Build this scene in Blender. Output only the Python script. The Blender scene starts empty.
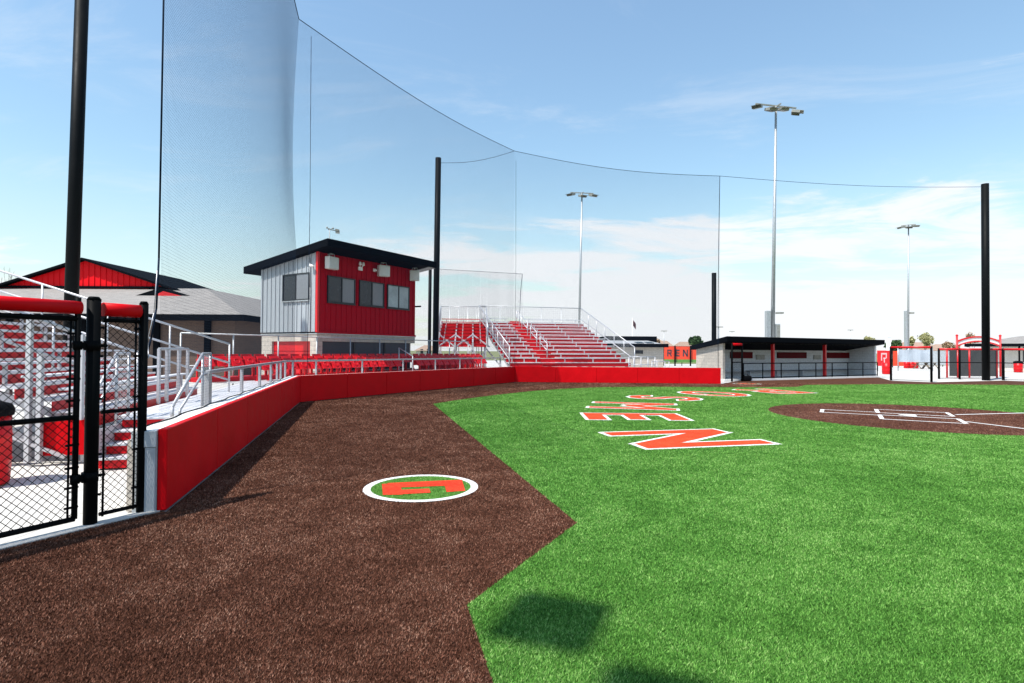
import bpy, math, random
from mathutils import Vector, Matrix

random.seed(7)
scene = bpy.context.scene
COL = scene.collection
rad = math.radians

# ------------------------------------------------------------------ camera model
EYE = Vector((0, 0, 1.83))
FPX, W, H = 569.0, 1024, 683
PITCH, ROLL = math.atan(9.5 / FPX), 0.006
fwd = Vector((0, math.cos(PITCH), math.sin(PITCH)))
r0 = Vector((1, 0, 0))
u0 = Vector((0, -math.sin(PITCH), math.cos(PITCH)))
RIGHT = r0 * math.cos(ROLL) + u0 * math.sin(ROLL)
UP = u0 * math.cos(ROLL) - r0 * math.sin(ROLL)


def ray(px, py):
    return fwd + RIGHT * ((px - W / 2) / FPX) + UP * ((H / 2 - py) / FPX)


def G(px, py, z=0.0):
    """ground point (height z) seen at a photo pixel"""
    d = ray(px, py)
    return EYE + d * ((z - EYE.z) / d.z)


def V(px, py, Y):
    """point at distance Y in front of the camera"""
    d = ray(px, py)
    return EYE + d * (Y / d.y)


# ------------------------------------------------------------------ materials
MATS = {}


def nodes_of(name):
    m = bpy.data.materials.new(name)
    m.use_nodes = True
    nt = m.node_tree
    nt.nodes.clear()
    out = nt.nodes.new('ShaderNodeOutputMaterial')
    b = nt.nodes.new('ShaderNodeBsdfPrincipled')
    nt.links.new(b.outputs[0], out.inputs[0])
    MATS[name] = m
    return m, nt, b


def node(nt, typ, **kw):
    n = nt.nodes.new(typ)
    for k, v in kw.items():
        if k in ('operation', 'blend_type', 'data_type', 'noise_dimensions', 'feature', 'distance', 'bands_direction', 'wave_type'):
            setattr(n, k, v)
        else:
            n.inputs[k].default_value = v
    return n


def ramp(nt, src, stops):
    r = nt.nodes.new('ShaderNodeValToRGB')
    e = r.color_ramp.elements
    while len(e) < len(stops):
        e.new(0.5)
    for el, (p, c) in zip(e, stops):
        el.position = p
        el.color = (*c, 1) if len(c) == 3 else c
    nt.links.new(src, r.inputs[0])
    return r.outputs[0]


def mix(nt, fac, a, b, blend='MIX'):
    m = nt.nodes.new('ShaderNodeMix')
    m.data_type = 'RGBA'
    m.blend_type = blend
    for idx, v in ((0, fac), (6, a), (7, b)):
        if hasattr(v, 'is_linked') or hasattr(v, 'links'):
            nt.links.new(v, m.inputs[idx])
        elif isinstance(v, (int, float)):
            m.inputs[idx].default_value = v
        else:
            m.inputs[idx].default_value = (*v, 1)
    return m.outputs[2]


def pm(name, c, rough=0.5, metal=0.0, var=0.12, scale=3.0, bump=0.0, bscale=60.0, stretch=None, spec=None, coat=0.0):
    """painted / metal / plastic surface with a little procedural unevenness"""
    m, nt, b = nodes_of(name)
    tc = nt.nodes.new('ShaderNodeTexCoord')
    src = tc.outputs['Object']
    if stretch:
        mp = nt.nodes.new('ShaderNodeMapping')
        mp.inputs['Scale'].default_value = stretch
        nt.links.new(src, mp.inputs[0])
        src = mp.outputs[0]
    n = node(nt, 'ShaderNodeTexNoise', Scale=scale, Detail=5.0, Roughness=0.6)
    nt.links.new(src, n.inputs['Vector'])
    lo = tuple(max(0, x * (1 - var)) for x in c)
    hi = tuple(min(1, x * (1 + var)) for x in c)
    nt.links.new(ramp(nt, n.outputs[0], [(0.3, lo), (0.7, hi)]), b.inputs['Base Color'])
    rr = nt.nodes.new('ShaderNodeMapRange')
    rr.inputs[1].default_value, rr.inputs[2].default_value = 0.3, 0.7
    rr.inputs[3].default_value, rr.inputs[4].default_value = max(0.02, rough - 0.08), min(1, rough + 0.08)
    nt.links.new(n.outputs[0], rr.inputs[0])
    nt.links.new(rr.outputs[0], b.inputs['Roughness'])
    b.inputs['Metallic'].default_value = metal
    if spec is not None:
        b.inputs['Specular IOR Level'].default_value = spec
    if coat:
        b.inputs['Coat Weight'].default_value = coat
    if bump:
        n2 = node(nt, 'ShaderNodeTexNoise', Scale=bscale, Detail=4.0)
        nt.links.new(src, n2.inputs['Vector'])
        bp = node(nt, 'ShaderNodeBump', Strength=bump, Distance=0.01)
        nt.links.new(n2.outputs[0], bp.inputs['Height'])
        nt.links.new(bp.outputs[0], b.inputs['Normal'])
    return m


def turf_mat(name, dark, mid, light, grain=150.0, patch=0.55):
    """synthetic turf: blade-sized grain, tufts and faint roll / brushing patches"""
    m, nt, b = nodes_of(name)
    tc = nt.nodes.new('ShaderNodeTexCoord')
    o = tc.outputs['Object']
    g = node(nt, 'ShaderNodeTexNoise', Scale=grain, Detail=3.0, Roughness=0.7)
    nt.links.new(o, g.inputs['Vector'])
    t = node(nt, 'ShaderNodeTexNoise', Scale=grain * 0.16, Detail=4.0, Roughness=0.65)
    nt.links.new(o, t.inputs['Vector'])
    p = node(nt, 'ShaderNodeTexNoise', Scale=patch * 4.0, Detail=5.0, Roughness=0.6, Distortion=0.4)
    nt.links.new(o, p.inputs['Vector'])
    mp = nt.nodes.new('ShaderNodeMapping')
    mp.inputs['Scale'].default_value = (0.35, 1.3, 1)
    mp.inputs['Rotation'].default_value = (0, 0, rad(-25))
    nt.links.new(o, mp.inputs[0])
    q = node(nt, 'ShaderNodeTexNoise', Scale=patch, Detail=3.0)
    nt.links.new(mp.outputs[0], q.inputs['Vector'])
    # weighted sum
    def mul(s, k):
        a = nt.nodes.new('ShaderNodeMath'); a.operation = 'MULTIPLY'
        nt.links.new(s, a.inputs[0]); a.inputs[1].default_value = k
        return a.outputs[0]
    def add(s1, s2):
        a = nt.nodes.new('ShaderNodeMath'); a.operation = 'ADD'
        nt.links.new(s1, a.inputs[0]); nt.links.new(s2, a.inputs[1])
        return a.outputs[0]
    s = add(add(mul(g.outputs[0], 0.36), mul(t.outputs[0], 0.30)), add(mul(p.outputs[0], 0.22), mul(q.outputs[0], 0.12)))
    col = ramp(nt, s, [(0.36, dark), (0.5, mid), (0.64, light)])
    nt.links.new(col, b.inputs['Base Color'])
    b.inputs['Roughness'].default_value = 0.8
    b.inputs['Specular IOR Level'].default_value = 0.08
    hsum = add(mul(g.outputs[0], 0.6), mul(t.outputs[0], 1.0))
    bp = node(nt, 'ShaderNodeBump', Strength=0.9, Distance=0.02)
    nt.links.new(hsum, bp.inputs['Height'])
    nt.links.new(bp.outputs[0], b.inputs['Normal'])
    return m


def brick_mat(name, c1, c2, mortar, bw=0.4, bh=0.2, msize=0.012, rough=0.85):
    m, nt, b = nodes_of(name)
    tc = nt.nodes.new('ShaderNodeTexCoord')
    br = node(nt, 'ShaderNodeTexBrick', Scale=1.0)
    br.inputs['Color1'].default_value = (*c1, 1)
    br.inputs['Color2'].default_value = (*c2, 1)
    br.inputs['Mortar'].default_value = (*mortar, 1)
    br.inputs['Mortar Size'].default_value = msize
    br.inputs['Brick Width'].default_value = bw
    br.inputs['Row Height'].default_value = bh
    nt.links.new(tc.outputs['UV'], br.inputs['Vector'])
    n = node(nt, 'ShaderNodeTexNoise', Scale=9.0, Detail=6.0, Roughness=0.7)
    nt.links.new(tc.outputs['UV'], n.inputs['Vector'])
    f = ramp(nt, n.outputs[0], [(0.3, (0.78, 0.78, 0.78)), (0.7, (1.1, 1.1, 1.1))])
    nt.links.new(mix(nt, 1.0, br.outputs[0], f, 'MULTIPLY'), b.inputs['Base Color'])
    b.inputs['Roughness'].default_value = rough
    bp = node(nt, 'ShaderNodeBump', Strength=0.5, Distance=0.01)
    bp.invert = True
    nt.links.new(br.outputs['Fac'], bp.inputs['Height'])
    nt.links.new(bp.outputs[0], b.inputs['Normal'])
    return m


def leaf_mat(name, a, c):
    m, nt, b = nodes_of(name)
    tc = nt.nodes.new('ShaderNodeTexCoord')
    n = node(nt, 'ShaderNodeTexNoise', Scale=1.1, Detail=6.0, Roughness=0.7)
    nt.links.new(tc.outputs['Object'], n.inputs['Vector'])
    nt.links.new(ramp(nt, n.outputs[0], [(0.35, a), (0.65, c)]), b.inputs['Base Color'])
    b.inputs['Roughness'].default_value = 0.7
    return m


RED = (0.62, 0.004, 0.008)
M_pad = pm('red_vinyl', (0.58, 0.002, 0.006), 0.5, var=0.10, scale=1.6, bump=0.22, bscale=5, spec=0.10)
M_redpaint = pm('red_paint', (0.60, 0.006, 0.01), 0.4, var=0.08)
M_redsiding = pm('red_siding_paint', (0.40, 0.002, 0.010), 0.5, spec=0.07, var=0.06, scale=0.8, stretch=(1, 1, 0.2))
M_redplastic = pm('red_plastic', (0.62, 0.004, 0.008), 0.4, var=0.06, spec=0.3)
M_redriser = pm('red_riser_paint', (0.55, 0.003, 0.008), 0.45, var=0.15, scale=1.5, spec=0.25)
M_orangescreen = pm('orange_red_windscreen', (0.75, 0.06, 0.02), 0.7, var=0.1)
M_redgable = pm('bright_red_siding', (0.72, 0.006, 0.012), 0.5, var=0.05, spec=0.1)
M_pink = pm('faded_pink_paint', (0.70, 0.42, 0.42), 0.6, var=0.1)
M_shadedred = pm('shade_darkened_boards', (0.10, 0.002, 0.005), 0.6, var=0.15, spec=0.1)  # red boards, colour darkened for the shade inside the dugout
M_alu = pm('bare_aluminium', (0.50, 0.50, 0.52), 0.45, metal=0.45, var=0.08, scale=2.0, stretch=(1, 1, 4))
M_aluplank = pm('ribbed_aluminium_plank', (0.64, 0.64, 0.66), 0.5, metal=0.15, var=0.12, scale=1.5)
M_galv = pm('galvanised_steel', (0.44, 0.46, 0.47), 0.45, metal=0.55, var=0.15, scale=9.0)
M_white = pm('white_paint', (0.82, 0.82, 0.81), 0.45, var=0.04)
M_black = pm('black_powder_coat', (0.004, 0.0045, 0.005), 0.5, var=0.2, spec=0.03)
M_blackmatte = pm('black_matte', (0.006, 0.006, 0.007), 0.7, var=0.2, spec=0.05)
M_pole = pm('dark_pole_paint', (0.006, 0.007, 0.008), 0.5, var=0.15, scale=1.5, spec=0.06)
M_thread = pm('black_net_twine', (0.008, 0.018, 0.038), 0.8, var=0.05, spec=0.1)
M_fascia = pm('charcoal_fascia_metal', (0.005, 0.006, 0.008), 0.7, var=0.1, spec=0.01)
M_conc = brick_mat('pale_concrete', (0.56, 0.54, 0.50), (0.53, 0.51, 0.475), (0.30, 0.29, 0.27), 1.6, 1.6, 0.006)
M_concgrey = pm('grey_concrete', (0.40, 0.43, 0.45), 0.8, var=0.16, scale=4.0, bump=0.2, bscale=40)
M_cap = pm('white_concrete_cap', (0.80, 0.78, 0.74), 0.8, var=0.06, scale=4.0, bump=0.1)
M_ground = pm('dry_spring_grass', (0.16, 0.17, 0.07), 0.9, var=0.3, scale=0.15)
M_greysiding = pm('pale_grey_siding', (0.37, 0.405, 0.43), 0.5, spec=0.2, var=0.05, scale=0.8, stretch=(1, 1, 0.2))
M_glassdark = pm('dark_window_screen', (0.030, 0.033, 0.038), 0.25, var=0.1)
M_glasspale = pm('reflecting_window_glass', (0.17, 0.18, 0.20), 0.12, var=0.12, scale=0.6, coat=0.3)
M_glassbright = pm('painted_reflection_glass', (0.34, 0.40, 0.42), 0.08, var=0.25, scale=1.2, coat=0.5)  # pale base colour paints in a bright reflection on the panes
M_frameblk = pm('black_window_frame', (0.012, 0.012, 0.013), 0.4, var=0.1)
M_shutter = pm('navy_shutter', (0.035, 0.038, 0.052), 0.5, var=0.1, stretch=(1, 1, 8))
M_speaker = pm('off_white_speaker_shell', (0.62, 0.62, 0.58), 0.5, var=0.06)
M_turf = turf_mat('green_turf', (0.020, 0.085, 0.010), (0.056, 0.180, 0.024), (0.130, 0.31, 0.058))
M_brown = turf_mat('brown_turf', (0.034, 0.013, 0.007), (0.078, 0.032, 0.018), (0.14, 0.065, 0.041))
M_dirt = turf_mat('brown_home_turf', (0.05, 0.018, 0.011), (0.088, 0.035, 0.024), (0.14, 0.064, 0.046))
M_linewhite = turf_mat('white_turf', (0.55, 0.53, 0.50), (0.78, 0.77, 0.74), (0.9, 0.9, 0.88))
M_orange = turf_mat('orange_turf', (0.40, 0.030, 0.009), (0.58, 0.06, 0.018), (0.72, 0.12, 0.045))
M_logogreen = turf_mat('green_logo_turf', (0.03, 0.11, 0.015), (0.075, 0.20, 0.03), (0.15, 0.30, 0.06))
M_logored = turf_mat('red_logo_turf', (0.42, 0.022, 0.01), (0.70, 0.045, 0.018), (0.8, 0.11, 0.04))
M_block = brick_mat('pale_block', (0.56, 0.50, 0.43), (0.50, 0.45, 0.39), (0.40, 0.37, 0.33))
M_blockgrey = brick_mat('painted_block', (0.62, 0.63, 0.64), (0.58, 0.59, 0.60), (0.50, 0.50, 0.51))
M_brownbrick = brick_mat('brown_brick', (0.125, 0.075, 0.055), (0.095, 0.058, 0.045), (0.14, 0.10, 0.08), 0.22, 0.075, 0.01)
M_shingle = brick_mat('grey_shingle', (0.30, 0.28, 0.26), (0.24, 0.225, 0.21), (0.20, 0.185, 0.17), 0.5, 0.16, 0.012, 0.95)
M_tanroof = brick_mat('tan_shingle', (0.40, 0.27, 0.20), (0.34, 0.24, 0.18), (0.26, 0.18, 0.14), 0.5, 0.2, 0.02, 0.95)
M_metalroof = pm('grey_metal_roof', (0.36, 0.37, 0.38), 0.7, metal=0.0, spec=0.1, var=0.1, stretch=(1, 1, 1))
M_bark = pm('bark', (0.12, 0.09, 0.07), 0.9, var=0.3, scale=6)
M_leafdark = leaf_mat('dark_leaves', (0.02, 0.05, 0.012), (0.06, 0.12, 0.03))
M_leafpale = leaf_mat('budding_leaves', (0.24, 0.24, 0.09), (0.42, 0.40, 0.20))
M_leafred = leaf_mat('reddish_buds', (0.30, 0.20, 0.12), (0.44, 0.31, 0.20))
M_lamp = pm('lamp_glass', (0.03, 0.032, 0.03), 0.15, var=0.2)
M_lampshell = pm('grey_lamp_shell', (0.28, 0.28, 0.25), 0.5, metal=0.2, var=0.2, scale=6)
M_banner = pm('pale_banner', (0.42, 0.47, 0.53), 0.7, var=0.16, scale=1.3)
M_greyscreen = pm('charcoal_windscreen', (0.045, 0.048, 0.05), 0.8, var=0.12, stretch=(1, 1, 3))
M_flag = pm('dark_flag_cloth', (0.10, 0.05, 0.06), 0.8, var=0.5, scale=6)
M_beige = pm('cream_wall', (0.62, 0.58, 0.52), 0.8, var=0.06)
M_wood = pm('weathered_boards', (0.20, 0.17, 0.13), 0.8, var=0.2)
M_green_strip = pm('green_windscreen', (0.10, 0.26, 0.05), 0.8, var=0.15)


# ------------------------------------------------------------------ mesh building
ORG = {}


class MB:
    def __init__(self):
        self.v, self.f, self.smooth = [], [], []

    def quad(self, *p, s=False):
        i = len(self.v)
        self.v += [Vector(q) for q in p]
        self.f.append(list(range(i, i + len(p))))
        self.smooth.append(s)

    def hexa(self, p):
        """p: 4 bottom corners (counter-clockwise from above) then 4 top corners"""
        i = len(self.v)
        self.v += [Vector(q) for q in p]
        for q in ((3, 2, 1, 0), (4, 5, 6, 7), (0, 1, 5, 4), (1, 2, 6, 5), (2, 3, 7, 6), (3, 0, 4, 7)):
            self.f.append([i + k for k in q]); self.smooth.append(False)

    def box(self, x0, x1, y0, y1, z0, z1):
        self.hexa([(x0, y0, z0), (x1, y0, z0), (x1, y1, z0), (x0, y1, z0), (x0, y0, z1), (x1, y0, z1), (x1, y1, z1), (x0, y1, z1)])

    def fbox(self, F, u0, u1, v0, v1, z0, z1):
        c = [F.P(u0, v0), F.P(u1, v0), F.P(u1, v1), F.P(u0, v1)]
        self.hexa([Vector((q.x, q.y, z0)) for q in c] + [Vector((q.x, q.y, z1)) for q in c])

    def beam(self, a, b, w, h=None, up=(0, 0, 1)):
        a, b, h = Vector(a), Vector(b), h or w
        d = (b - a).normalized()
        u = Vector(up)
        if abs(d.dot(u)) > 0.97:
            u = Vector((0, 1, 0))
        s = d.cross(u).normalized() * (w / 2)
        t = s.cross(d).normalized() * (h / 2)
        self.hexa([a - s - t, a + s - t, b + s - t, b - s - t, a - s + t, a + s + t, b + s + t, b - s + t])

    def strip(self, a, b, r):
        """open four-sided thread"""
        a, b = Vector(a), Vector(b)
        d = (b - a).normalized()
        u = Vector((0, 0, 1)) if abs(d.z) < 0.9 else Vector((0, 1, 0))
        s = d.cross(u).normalized() * r
        t = s.cross(d).normalized() * r
        i = len(self.v)
        self.v += [a + s, a + t, a - s, a - t, b + s, b + t, b - s, b - t]
        for k in range(4):
            l = (k + 1) % 4
            self.f.append([i + k, i + l, i + 4 + l, i + 4 + k]); self.smooth.append(True)

    def tube(self, a, b, r, r2=None, n=14, caps=True):
        a, b = Vector(a), Vector(b)
        r2 = r if r2 is None else r2
        d = (b - a).normalized()
        u = Vector((0, 0, 1)) if abs(d.z) < 0.9 else Vector((1, 0, 0))
        s = d.cross(u).normalized()
        t = s.cross(d).normalized()
        i = len(self.v)
        for p, q in ((a, r), (b, r2)):
            for k in range(n):
                w = 2 * math.pi * k / n
                self.v.append(p + s * math.cos(w) * q + t * math.sin(w) * q)
        for k in range(n):
            l = (k + 1) % n
            self.f.append([i + l, i + k, i + n + k, i + n + l]); self.smooth.append(True)
        if caps:
            self.f.append([i + k for k in range(n)]); self.smooth.append(False)
            self.f.append([i + n + k for k in reversed(range(n))]); self.smooth.append(False)

    def path(self, pts, r, n=10):
        for a, b in zip(pts, pts[1:]):
            self.tube(a, b, r, n=n)
        for p in pts[1:-1]:
            self.ball(p, r * 1.01, n)

    def ball(self, c, r, n=8, squash=1.0):
        c = Vector(c)
        i = len(self.v)
        m = max(3, n // 2)
        for a in range(m + 1):
            ph = math.pi * a / m
            for k in range(n):
                w = 2 * math.pi * k / n
                self.v.append(c + Vector((r * math.sin(ph) * math.cos(w), r * math.sin(ph) * math.sin(w), r * squash * math.cos(ph))))
        for a in range(m):
            for k in range(n):
                l = (k + 1) % n
                self.f.append([i + a * n + k, i + (a + 1) * n + k, i + (a + 1) * n + l, i + a * n + l]); self.smooth.append(True)

    def lathe(self, c, prof, n=20):
        """prof: (radius, z) pairs from the bottom up"""
        c = Vector(c)
        i = len(self.v)
        for r, z in prof:
            for k in range(n):
                w = 2 * math.pi * k / n
                self.v.append(c + Vector((r * math.cos(w), r * math.sin(w), z)))
        for a in range(len(prof) - 1):
            for k in range(n):
                l = (k + 1) % n
                self.f.append([i + a * n + k, i + a * n + l, i + (a + 1) * n + l, i + (a + 1) * n + k]); self.smooth.append(True)

    def prism(self, poly, z0, z1):
        n = len(poly)
        i = len(self.v)
        self.v += [Vector((p[0], p[1], z0)) for p in poly] + [Vector((p[0], p[1], z1)) for p in poly]
        self.f.append([i + k for k in reversed(range(n))]); self.smooth.append(False)
        self.f.append([i + n + k for k in range(n)]); self.smooth.append(False)
        for k in range(n):
            l = (k + 1) % n
            self.f.append([i + k, i + l, i + n + l, i + n + k]); self.smooth.append(False)

    def sheet(self, poly, z):
        i = len(self.v)
        self.v += [Vector((p[0], p[1], z)) for p in poly]
        self.f.append(list(range(i, i + len(poly)))); self.smooth.append(False)

    def build(self, name, mat, parent=None, bevel=0.0, origin=None):
        if parent is not None:
            org = ORG[parent.name]
        elif origin is not None:
            org = Vector(origin)
        else:
            n = len(self.v)
            org = Vector((sum(p.x for p in self.v) / n, sum(p.y for p in self.v) / n, min(p.z for p in self.v)))
        me = bpy.data.meshes.new(name)
        me.from_pydata([p - org for p in self.v], [], self.f)
        me.polygons.foreach_set('use_smooth', self.smooth)
        uv = me.uv_layers.new(name='UVMap')
        data = []
        for p in me.polygons:
            nn = p.normal
            if abs(nn.z) < 0.75:
                t = Vector((-nn.y, nn.x, 0))
                t = t.normalized() if t.length > 1e-6 else Vector((1, 0, 0))
                for li in p.loop_indices:
                    co = self.v[me.loops[li].vertex_index]
                    data += [co.dot(t), co.z]
            else:
                for li in p.loop_indices:
                    co = self.v[me.loops[li].vertex_index]
                    data += [co.x, co.y]
        uv.data.foreach_set('uv', data)
        me.materials.append(mat)
        me.validate()
        o = bpy.data.objects.new(name, me)
        COL.objects.link(o)
        if parent is not None:
            o.parent = parent
        else:
            o.location = org
        ORG[o.name] = org
        if bevel:
            md = o.modifiers.new('bevel', 'BEVEL')
            md.width = bevel
            md.segments = 2
            md.limit_method = 'ANGLE'
            md.angle_limit = rad(40)
        return o


class Frame:
    """local frame: u along azimuth az (degrees clockwise from +Y), v to its left"""
    def __init__(self, o, az):
        self.o = Vector((o[0], o[1], 0))
        a = rad(az)
        self.az = az
        self.d = Vector((math.sin(a), math.cos(a), 0))
        self.n = Vector((-math.cos(a), math.sin(a), 0))

    def P(self, u, v, z=0.0):
        p = self.o + self.d * u + self.n * v
        return Vector((p.x, p.y, z))


def u_at(F, v, px):
    """where a frame's line at offset v crosses the sight line of a photo column"""
    d = ray(px, 350)
    k = d.x / d.y
    return (k * (F.o.y + F.n.y * v) - (F.o.x + F.n.x * v)) / (F.d.x - k * F.d.y)


def tag(o, label, cat, group=None):
    o['label'] = label
    o['category'] = cat
    if group:
        o['group'] = group
    return o


def struct(o, kind='structure'):
    o['kind'] = kind
    return o


def thing(name, label, cat, loc=(0, 0, 0), group=None):
    o = bpy.data.objects.new(name, None)
    o.empty_display_size = 0.3
    COL.objects.link(o)
    o.location = loc
    ORG[o.name] = Vector(loc)
    return tag(o, label, cat, group)


def copy_tree(o, parent=None):
    c = o.copy()
    COL.objects.link(c)
    if parent is not None:
        c.parent = parent
    for ch in list(o.children):
        copy_tree(ch, c)
    return c


def chain_link(mb, p0, p1, z0, z1, cell=0.055, r=0.0019):
    """diamond mesh between two ground points"""
    p0, p1 = Vector((p0[0], p0[1], 0)), Vector((p1[0], p1[1], 0))
    L = (p1 - p0).length
    d = (p1 - p0) / L
    off = Vector((-d.y, d.x, 0)) * r
    hgt = z1 - z0
    st = cell * math.sqrt(2)
    k = -hgt
    while k < L:
        a0, a1 = max(0.0, k), min(L, k + hgt)
        if a1 - a0 > 0.004:
            mb.strip(p0 + d * a0 + off + Vector((0, 0, z0 + a0 - k)), p0 + d * a1 + off + Vector((0, 0, z0 + a1 - k)), r)
            mb.strip(p0 + d * a0 - off + Vector((0, 0, z1 - (a0 - k))), p0 + d * a1 - off + Vector((0, 0, z1 - (a1 - k))), r)
        k += st


# ================================================================== SETTING: ground sheets
A, B, C_, D = G(166, 511.5), G(300, 402.5), G(515, 382.3), G(721, 384)
FA = Frame(A, math.degrees(math.atan2((B - A).x, (B - A).y)))
FB = Frame(B, math.degrees(math.atan2((C_ - B).x, (C_ - B).y)))
FC = Frame(C_, math.degrees(math.atan2((D - C_).x, (D - C_).y)))
LA, LB, LC = (B - A).length, (C_ - B).length, (D - C_).length
P88, P143 = G(90, 525), G(140.5, 513)
FG = Frame(P143, math.degrees(math.atan2((P88 - P143).x, (P88 - P143).y)))   # fence line, u from the wall end back towards the camera

m = MB(); m.sheet([(-2500, -600), (2500, -600), (2500, 3000), (-2500, 3000)], -0.03)
struct(m.build('ground', M_ground, origin=(0, 0, -0.03)))
m = MB(); m.sheet([(-70, -20), (-70, 34), (-30, 70), (-20, 110), (18, 110), (20, 88), (75, 88), (90, 40), (90, 20), (40, 30), (10, 30), (0, 25), (-2, -20)], -0.016)
struct(m.build('concrete_path', M_conc, origin=(0, 0, -0.016)))
fence_back = FG.P(14, 0.0)
DUG0, DUG1 = G(736, 381.0), G(879, 377.3)
RF = [G(891, 380.6), G(931, 382.2), G(1003, 380.5), G(1060, 382.5)]
poly = [fence_back, FG.P(-0.15, 0.0), A, B, C_, D, DUG0, DUG1] + RF + [Vector((70, 22, 0)), Vector((70, -25, 0)), Vector((-12, -25, 0))]
m = MB(); m.sheet(poly, -0.004)
struct(m.build('warning_track', M_brown, origin=(0, 0, -0.004)))
edge = [(493, 683), (467, 605), (577, 523), (433, 404), (452, 401), (470, 398.4), (500, 394.6), (530, 391.4), (560, 389), (600, 387.4), (650, 386.9),
        (700, 387.2), (760, 387.3), (797, 387.0), (806, 385), (900, 384.2), (1024, 385.2), (1080, 386)]
gp = [G(*e) for e in edge]
green_poly = [Vector((0.9, -0.6, 0)), Vector((0.3, 1.6, 0))] + gp + [Vector((68, 22, 0)), Vector((68, -24, 0)), Vector((4, -24, 0))]
m = MB(); m.sheet(green_poly, 0.0)
struct(m.build('turf', M_turf, origin=(0, 0, 0)))

# concrete kerb under the fence and pad by the gate
m = MB(); m.fbox(FG, -0.14, 6.0, -0.02, 0.13, -0.02, 0.016)
struct(m.build('kerb', M_conc))

# home plate circle with its lines
HP = Vector((11.85, 16.7, 0))
FH = Frame(HP, 120)
m = MB(); m.sheet([HP + Vector((3.95 * math.cos(a * math.pi / 48), 3.95 * math.sin(a * math.pi / 48), 0)) for a in range(96)], 0.004)
struct(m.build('home_plate_circle', M_dirt, origin=HP))
m = MB()
zl = [0.008]
LINE_QUADS = []


def line(F, u0, v0, u1, v1, w=0.09):
    a, b = F.P(u0, v0), F.P(u1, v1)
    d = (b - a).normalized()
    s = Vector((-d.y, d.x, 0)) * w / 2
    m.sheet([a - s, b - s, b + s, a + s], zl[0])
    zl[0] += 0.0006
    LINE_QUADS.append([a - s, b - s, b + s, a + s])


for sg in (1, -1):
    a, b = 0.37 * sg, 1.59 * sg
    line(FH, -0.92, b, 0.92, b); line(FH, -0.92, a, 0.92, a)
    line(FH, -0.92, a, -0.92, b, 0.11); line(FH, 0.92, a, 0.92, b, 0.11)
    line(FH, -2.42, 0.5 * sg, -0.95, 0.5 * sg, 0.08)
    F45 = Frame(HP, 122 - 45 * sg)
    line(F45, 1.45, 0.0, 60, 0.0, 0.10)
line(FH, -2.42, -0.5, -2.42, 0.5, 0.11)
struct(m.build('field_lines', M_linewhite, origin=HP))
m = MB(); m.prism([FH.P(-0.43, 0), FH.P(-0.21, -0.215), FH.P(0, -0.215), FH.P(0, 0.215), FH.P(-0.21, 0.215)], 0.002, 0.018)
tag(m.build('home_plate', M_white), 'white five sided home plate between the batter boxes', 'home plate')


# ---- lettering set into the turf
def arc_ring(cx, cy, rx, ry, a0, a1, w, n=10):
    out = []
    for k in range(n):
        t0, t1 = rad(a0 + (a1 - a0) * k / n), rad(a0 + (a1 - a0) * (k + 1) / n)
        f = lambda t, g: (cx + (rx + g) * math.cos(t), cy + (ry + g) * math.sin(t))
        out.append([f(t0, -w / 2), f(t1, -w / 2), f(t1, w / 2), f(t0, w / 2)][::-1])
    return out


def bar(x0, y0, x1, y1, w):
    d = Vector((x1 - x0, y1 - y0)).normalized()
    s = Vector((-d.y, d.x)) * (w / 2)
    return [(x0 - s.x, y0 - s.y), (x1 - s.x, y1 - s.y), (x1 + s.x, y1 + s.y), (x0 + s.x, y0 + s.y)]


LET = {
    'N': [bar(-.9, -1.5, -.9, 1.5, .5), bar(.9, -1.5, .9, 1.5, .5), bar(-.82, 1.35, .82, -1.35, .62)],
    'E': [bar(-.7, -1.5, -.7, 1.5, .46), bar(-.5, -1.22, .85, -1.22, .56), bar(-.5, 0, .75, 0, .5), bar(-.5, 1.22, .85, 1.22, .56)],
    'M': [bar(-1.0, -1.5, -1.0, 1.5, .46), bar(1.0, -1.5, 1.0, 1.5, .46), bar(-.95, 1.3, 0, -.2, .5), bar(.95, 1.3, 0, -.2, .5)],
    'S': arc_ring(0, .62, .72, .62, 20, 270, .5, 8) + arc_ring(0, -.62, .72, .62, -160, 90, .5, 8),
    'O': arc_ring(0, 0, .85, 1.2, 0, 360, .5, 16),
    'R': [bar(-.85, -1.5, -.85, 1.5, .5), bar(-.7, 1.24, .6, 1.24, .5), bar(-.7, 0, .6, 0, .45), bar(.7, 1.35, .7, -.1, .5), bar(0, -.1, .85, -1.4, .5)],
}


LETTER_QUADS, FILL_QUADS = [], []


def turf_letter(ch, px, py, az, grow=0.11, size=1.0):
    c = G(px, py)
    F = Frame(c, az)           # u = letter up, v = left
    for nm, g, z, mt in (('letter_outline', grow, 0.004, M_linewhite), ('letter_fill', 0.0, 0.010, M_orange)):
        mb = MB()
        for q in LET[ch]:
            pts = [Vector(p) for p in q]
            if g:
                cen = sum(pts, Vector((0, 0))) / 4
                e1 = (pts[1] - pts[0]).normalized(); e2 = (pts[3] - pts[0]).normalized()
                pts = [p + e1 * g * (1 if (p - cen).dot(e1) > 0 else -1) + e2 * g * (1 if (p - cen).dot(e2) > 0 else -1) for p in pts]
            w = [F.P(p.y * size, -p.x * size) for p in pts]
            mb.sheet(w, z)
            (LETTER_QUADS if g else FILL_QUADS).append([(p.x, p.y) for p in w])
            z += 0.0005
        struct(mb.build('turf_' + nm, mt, origin=(c.x, c.y, 0)))


turf_letter('N', 684, 438, 76, size=.93)
turf_letter('E', 634, 416.8, 91, size=.9)
turf_letter('M', 633, 405.8, 104, size=.92)
turf_letter('S', 664, 398.0, 124, size=.95)
turf_letter('O', 713, 393.8, 140, size=1.05)
turf_letter('R', 771, 391.3, 158)


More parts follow.
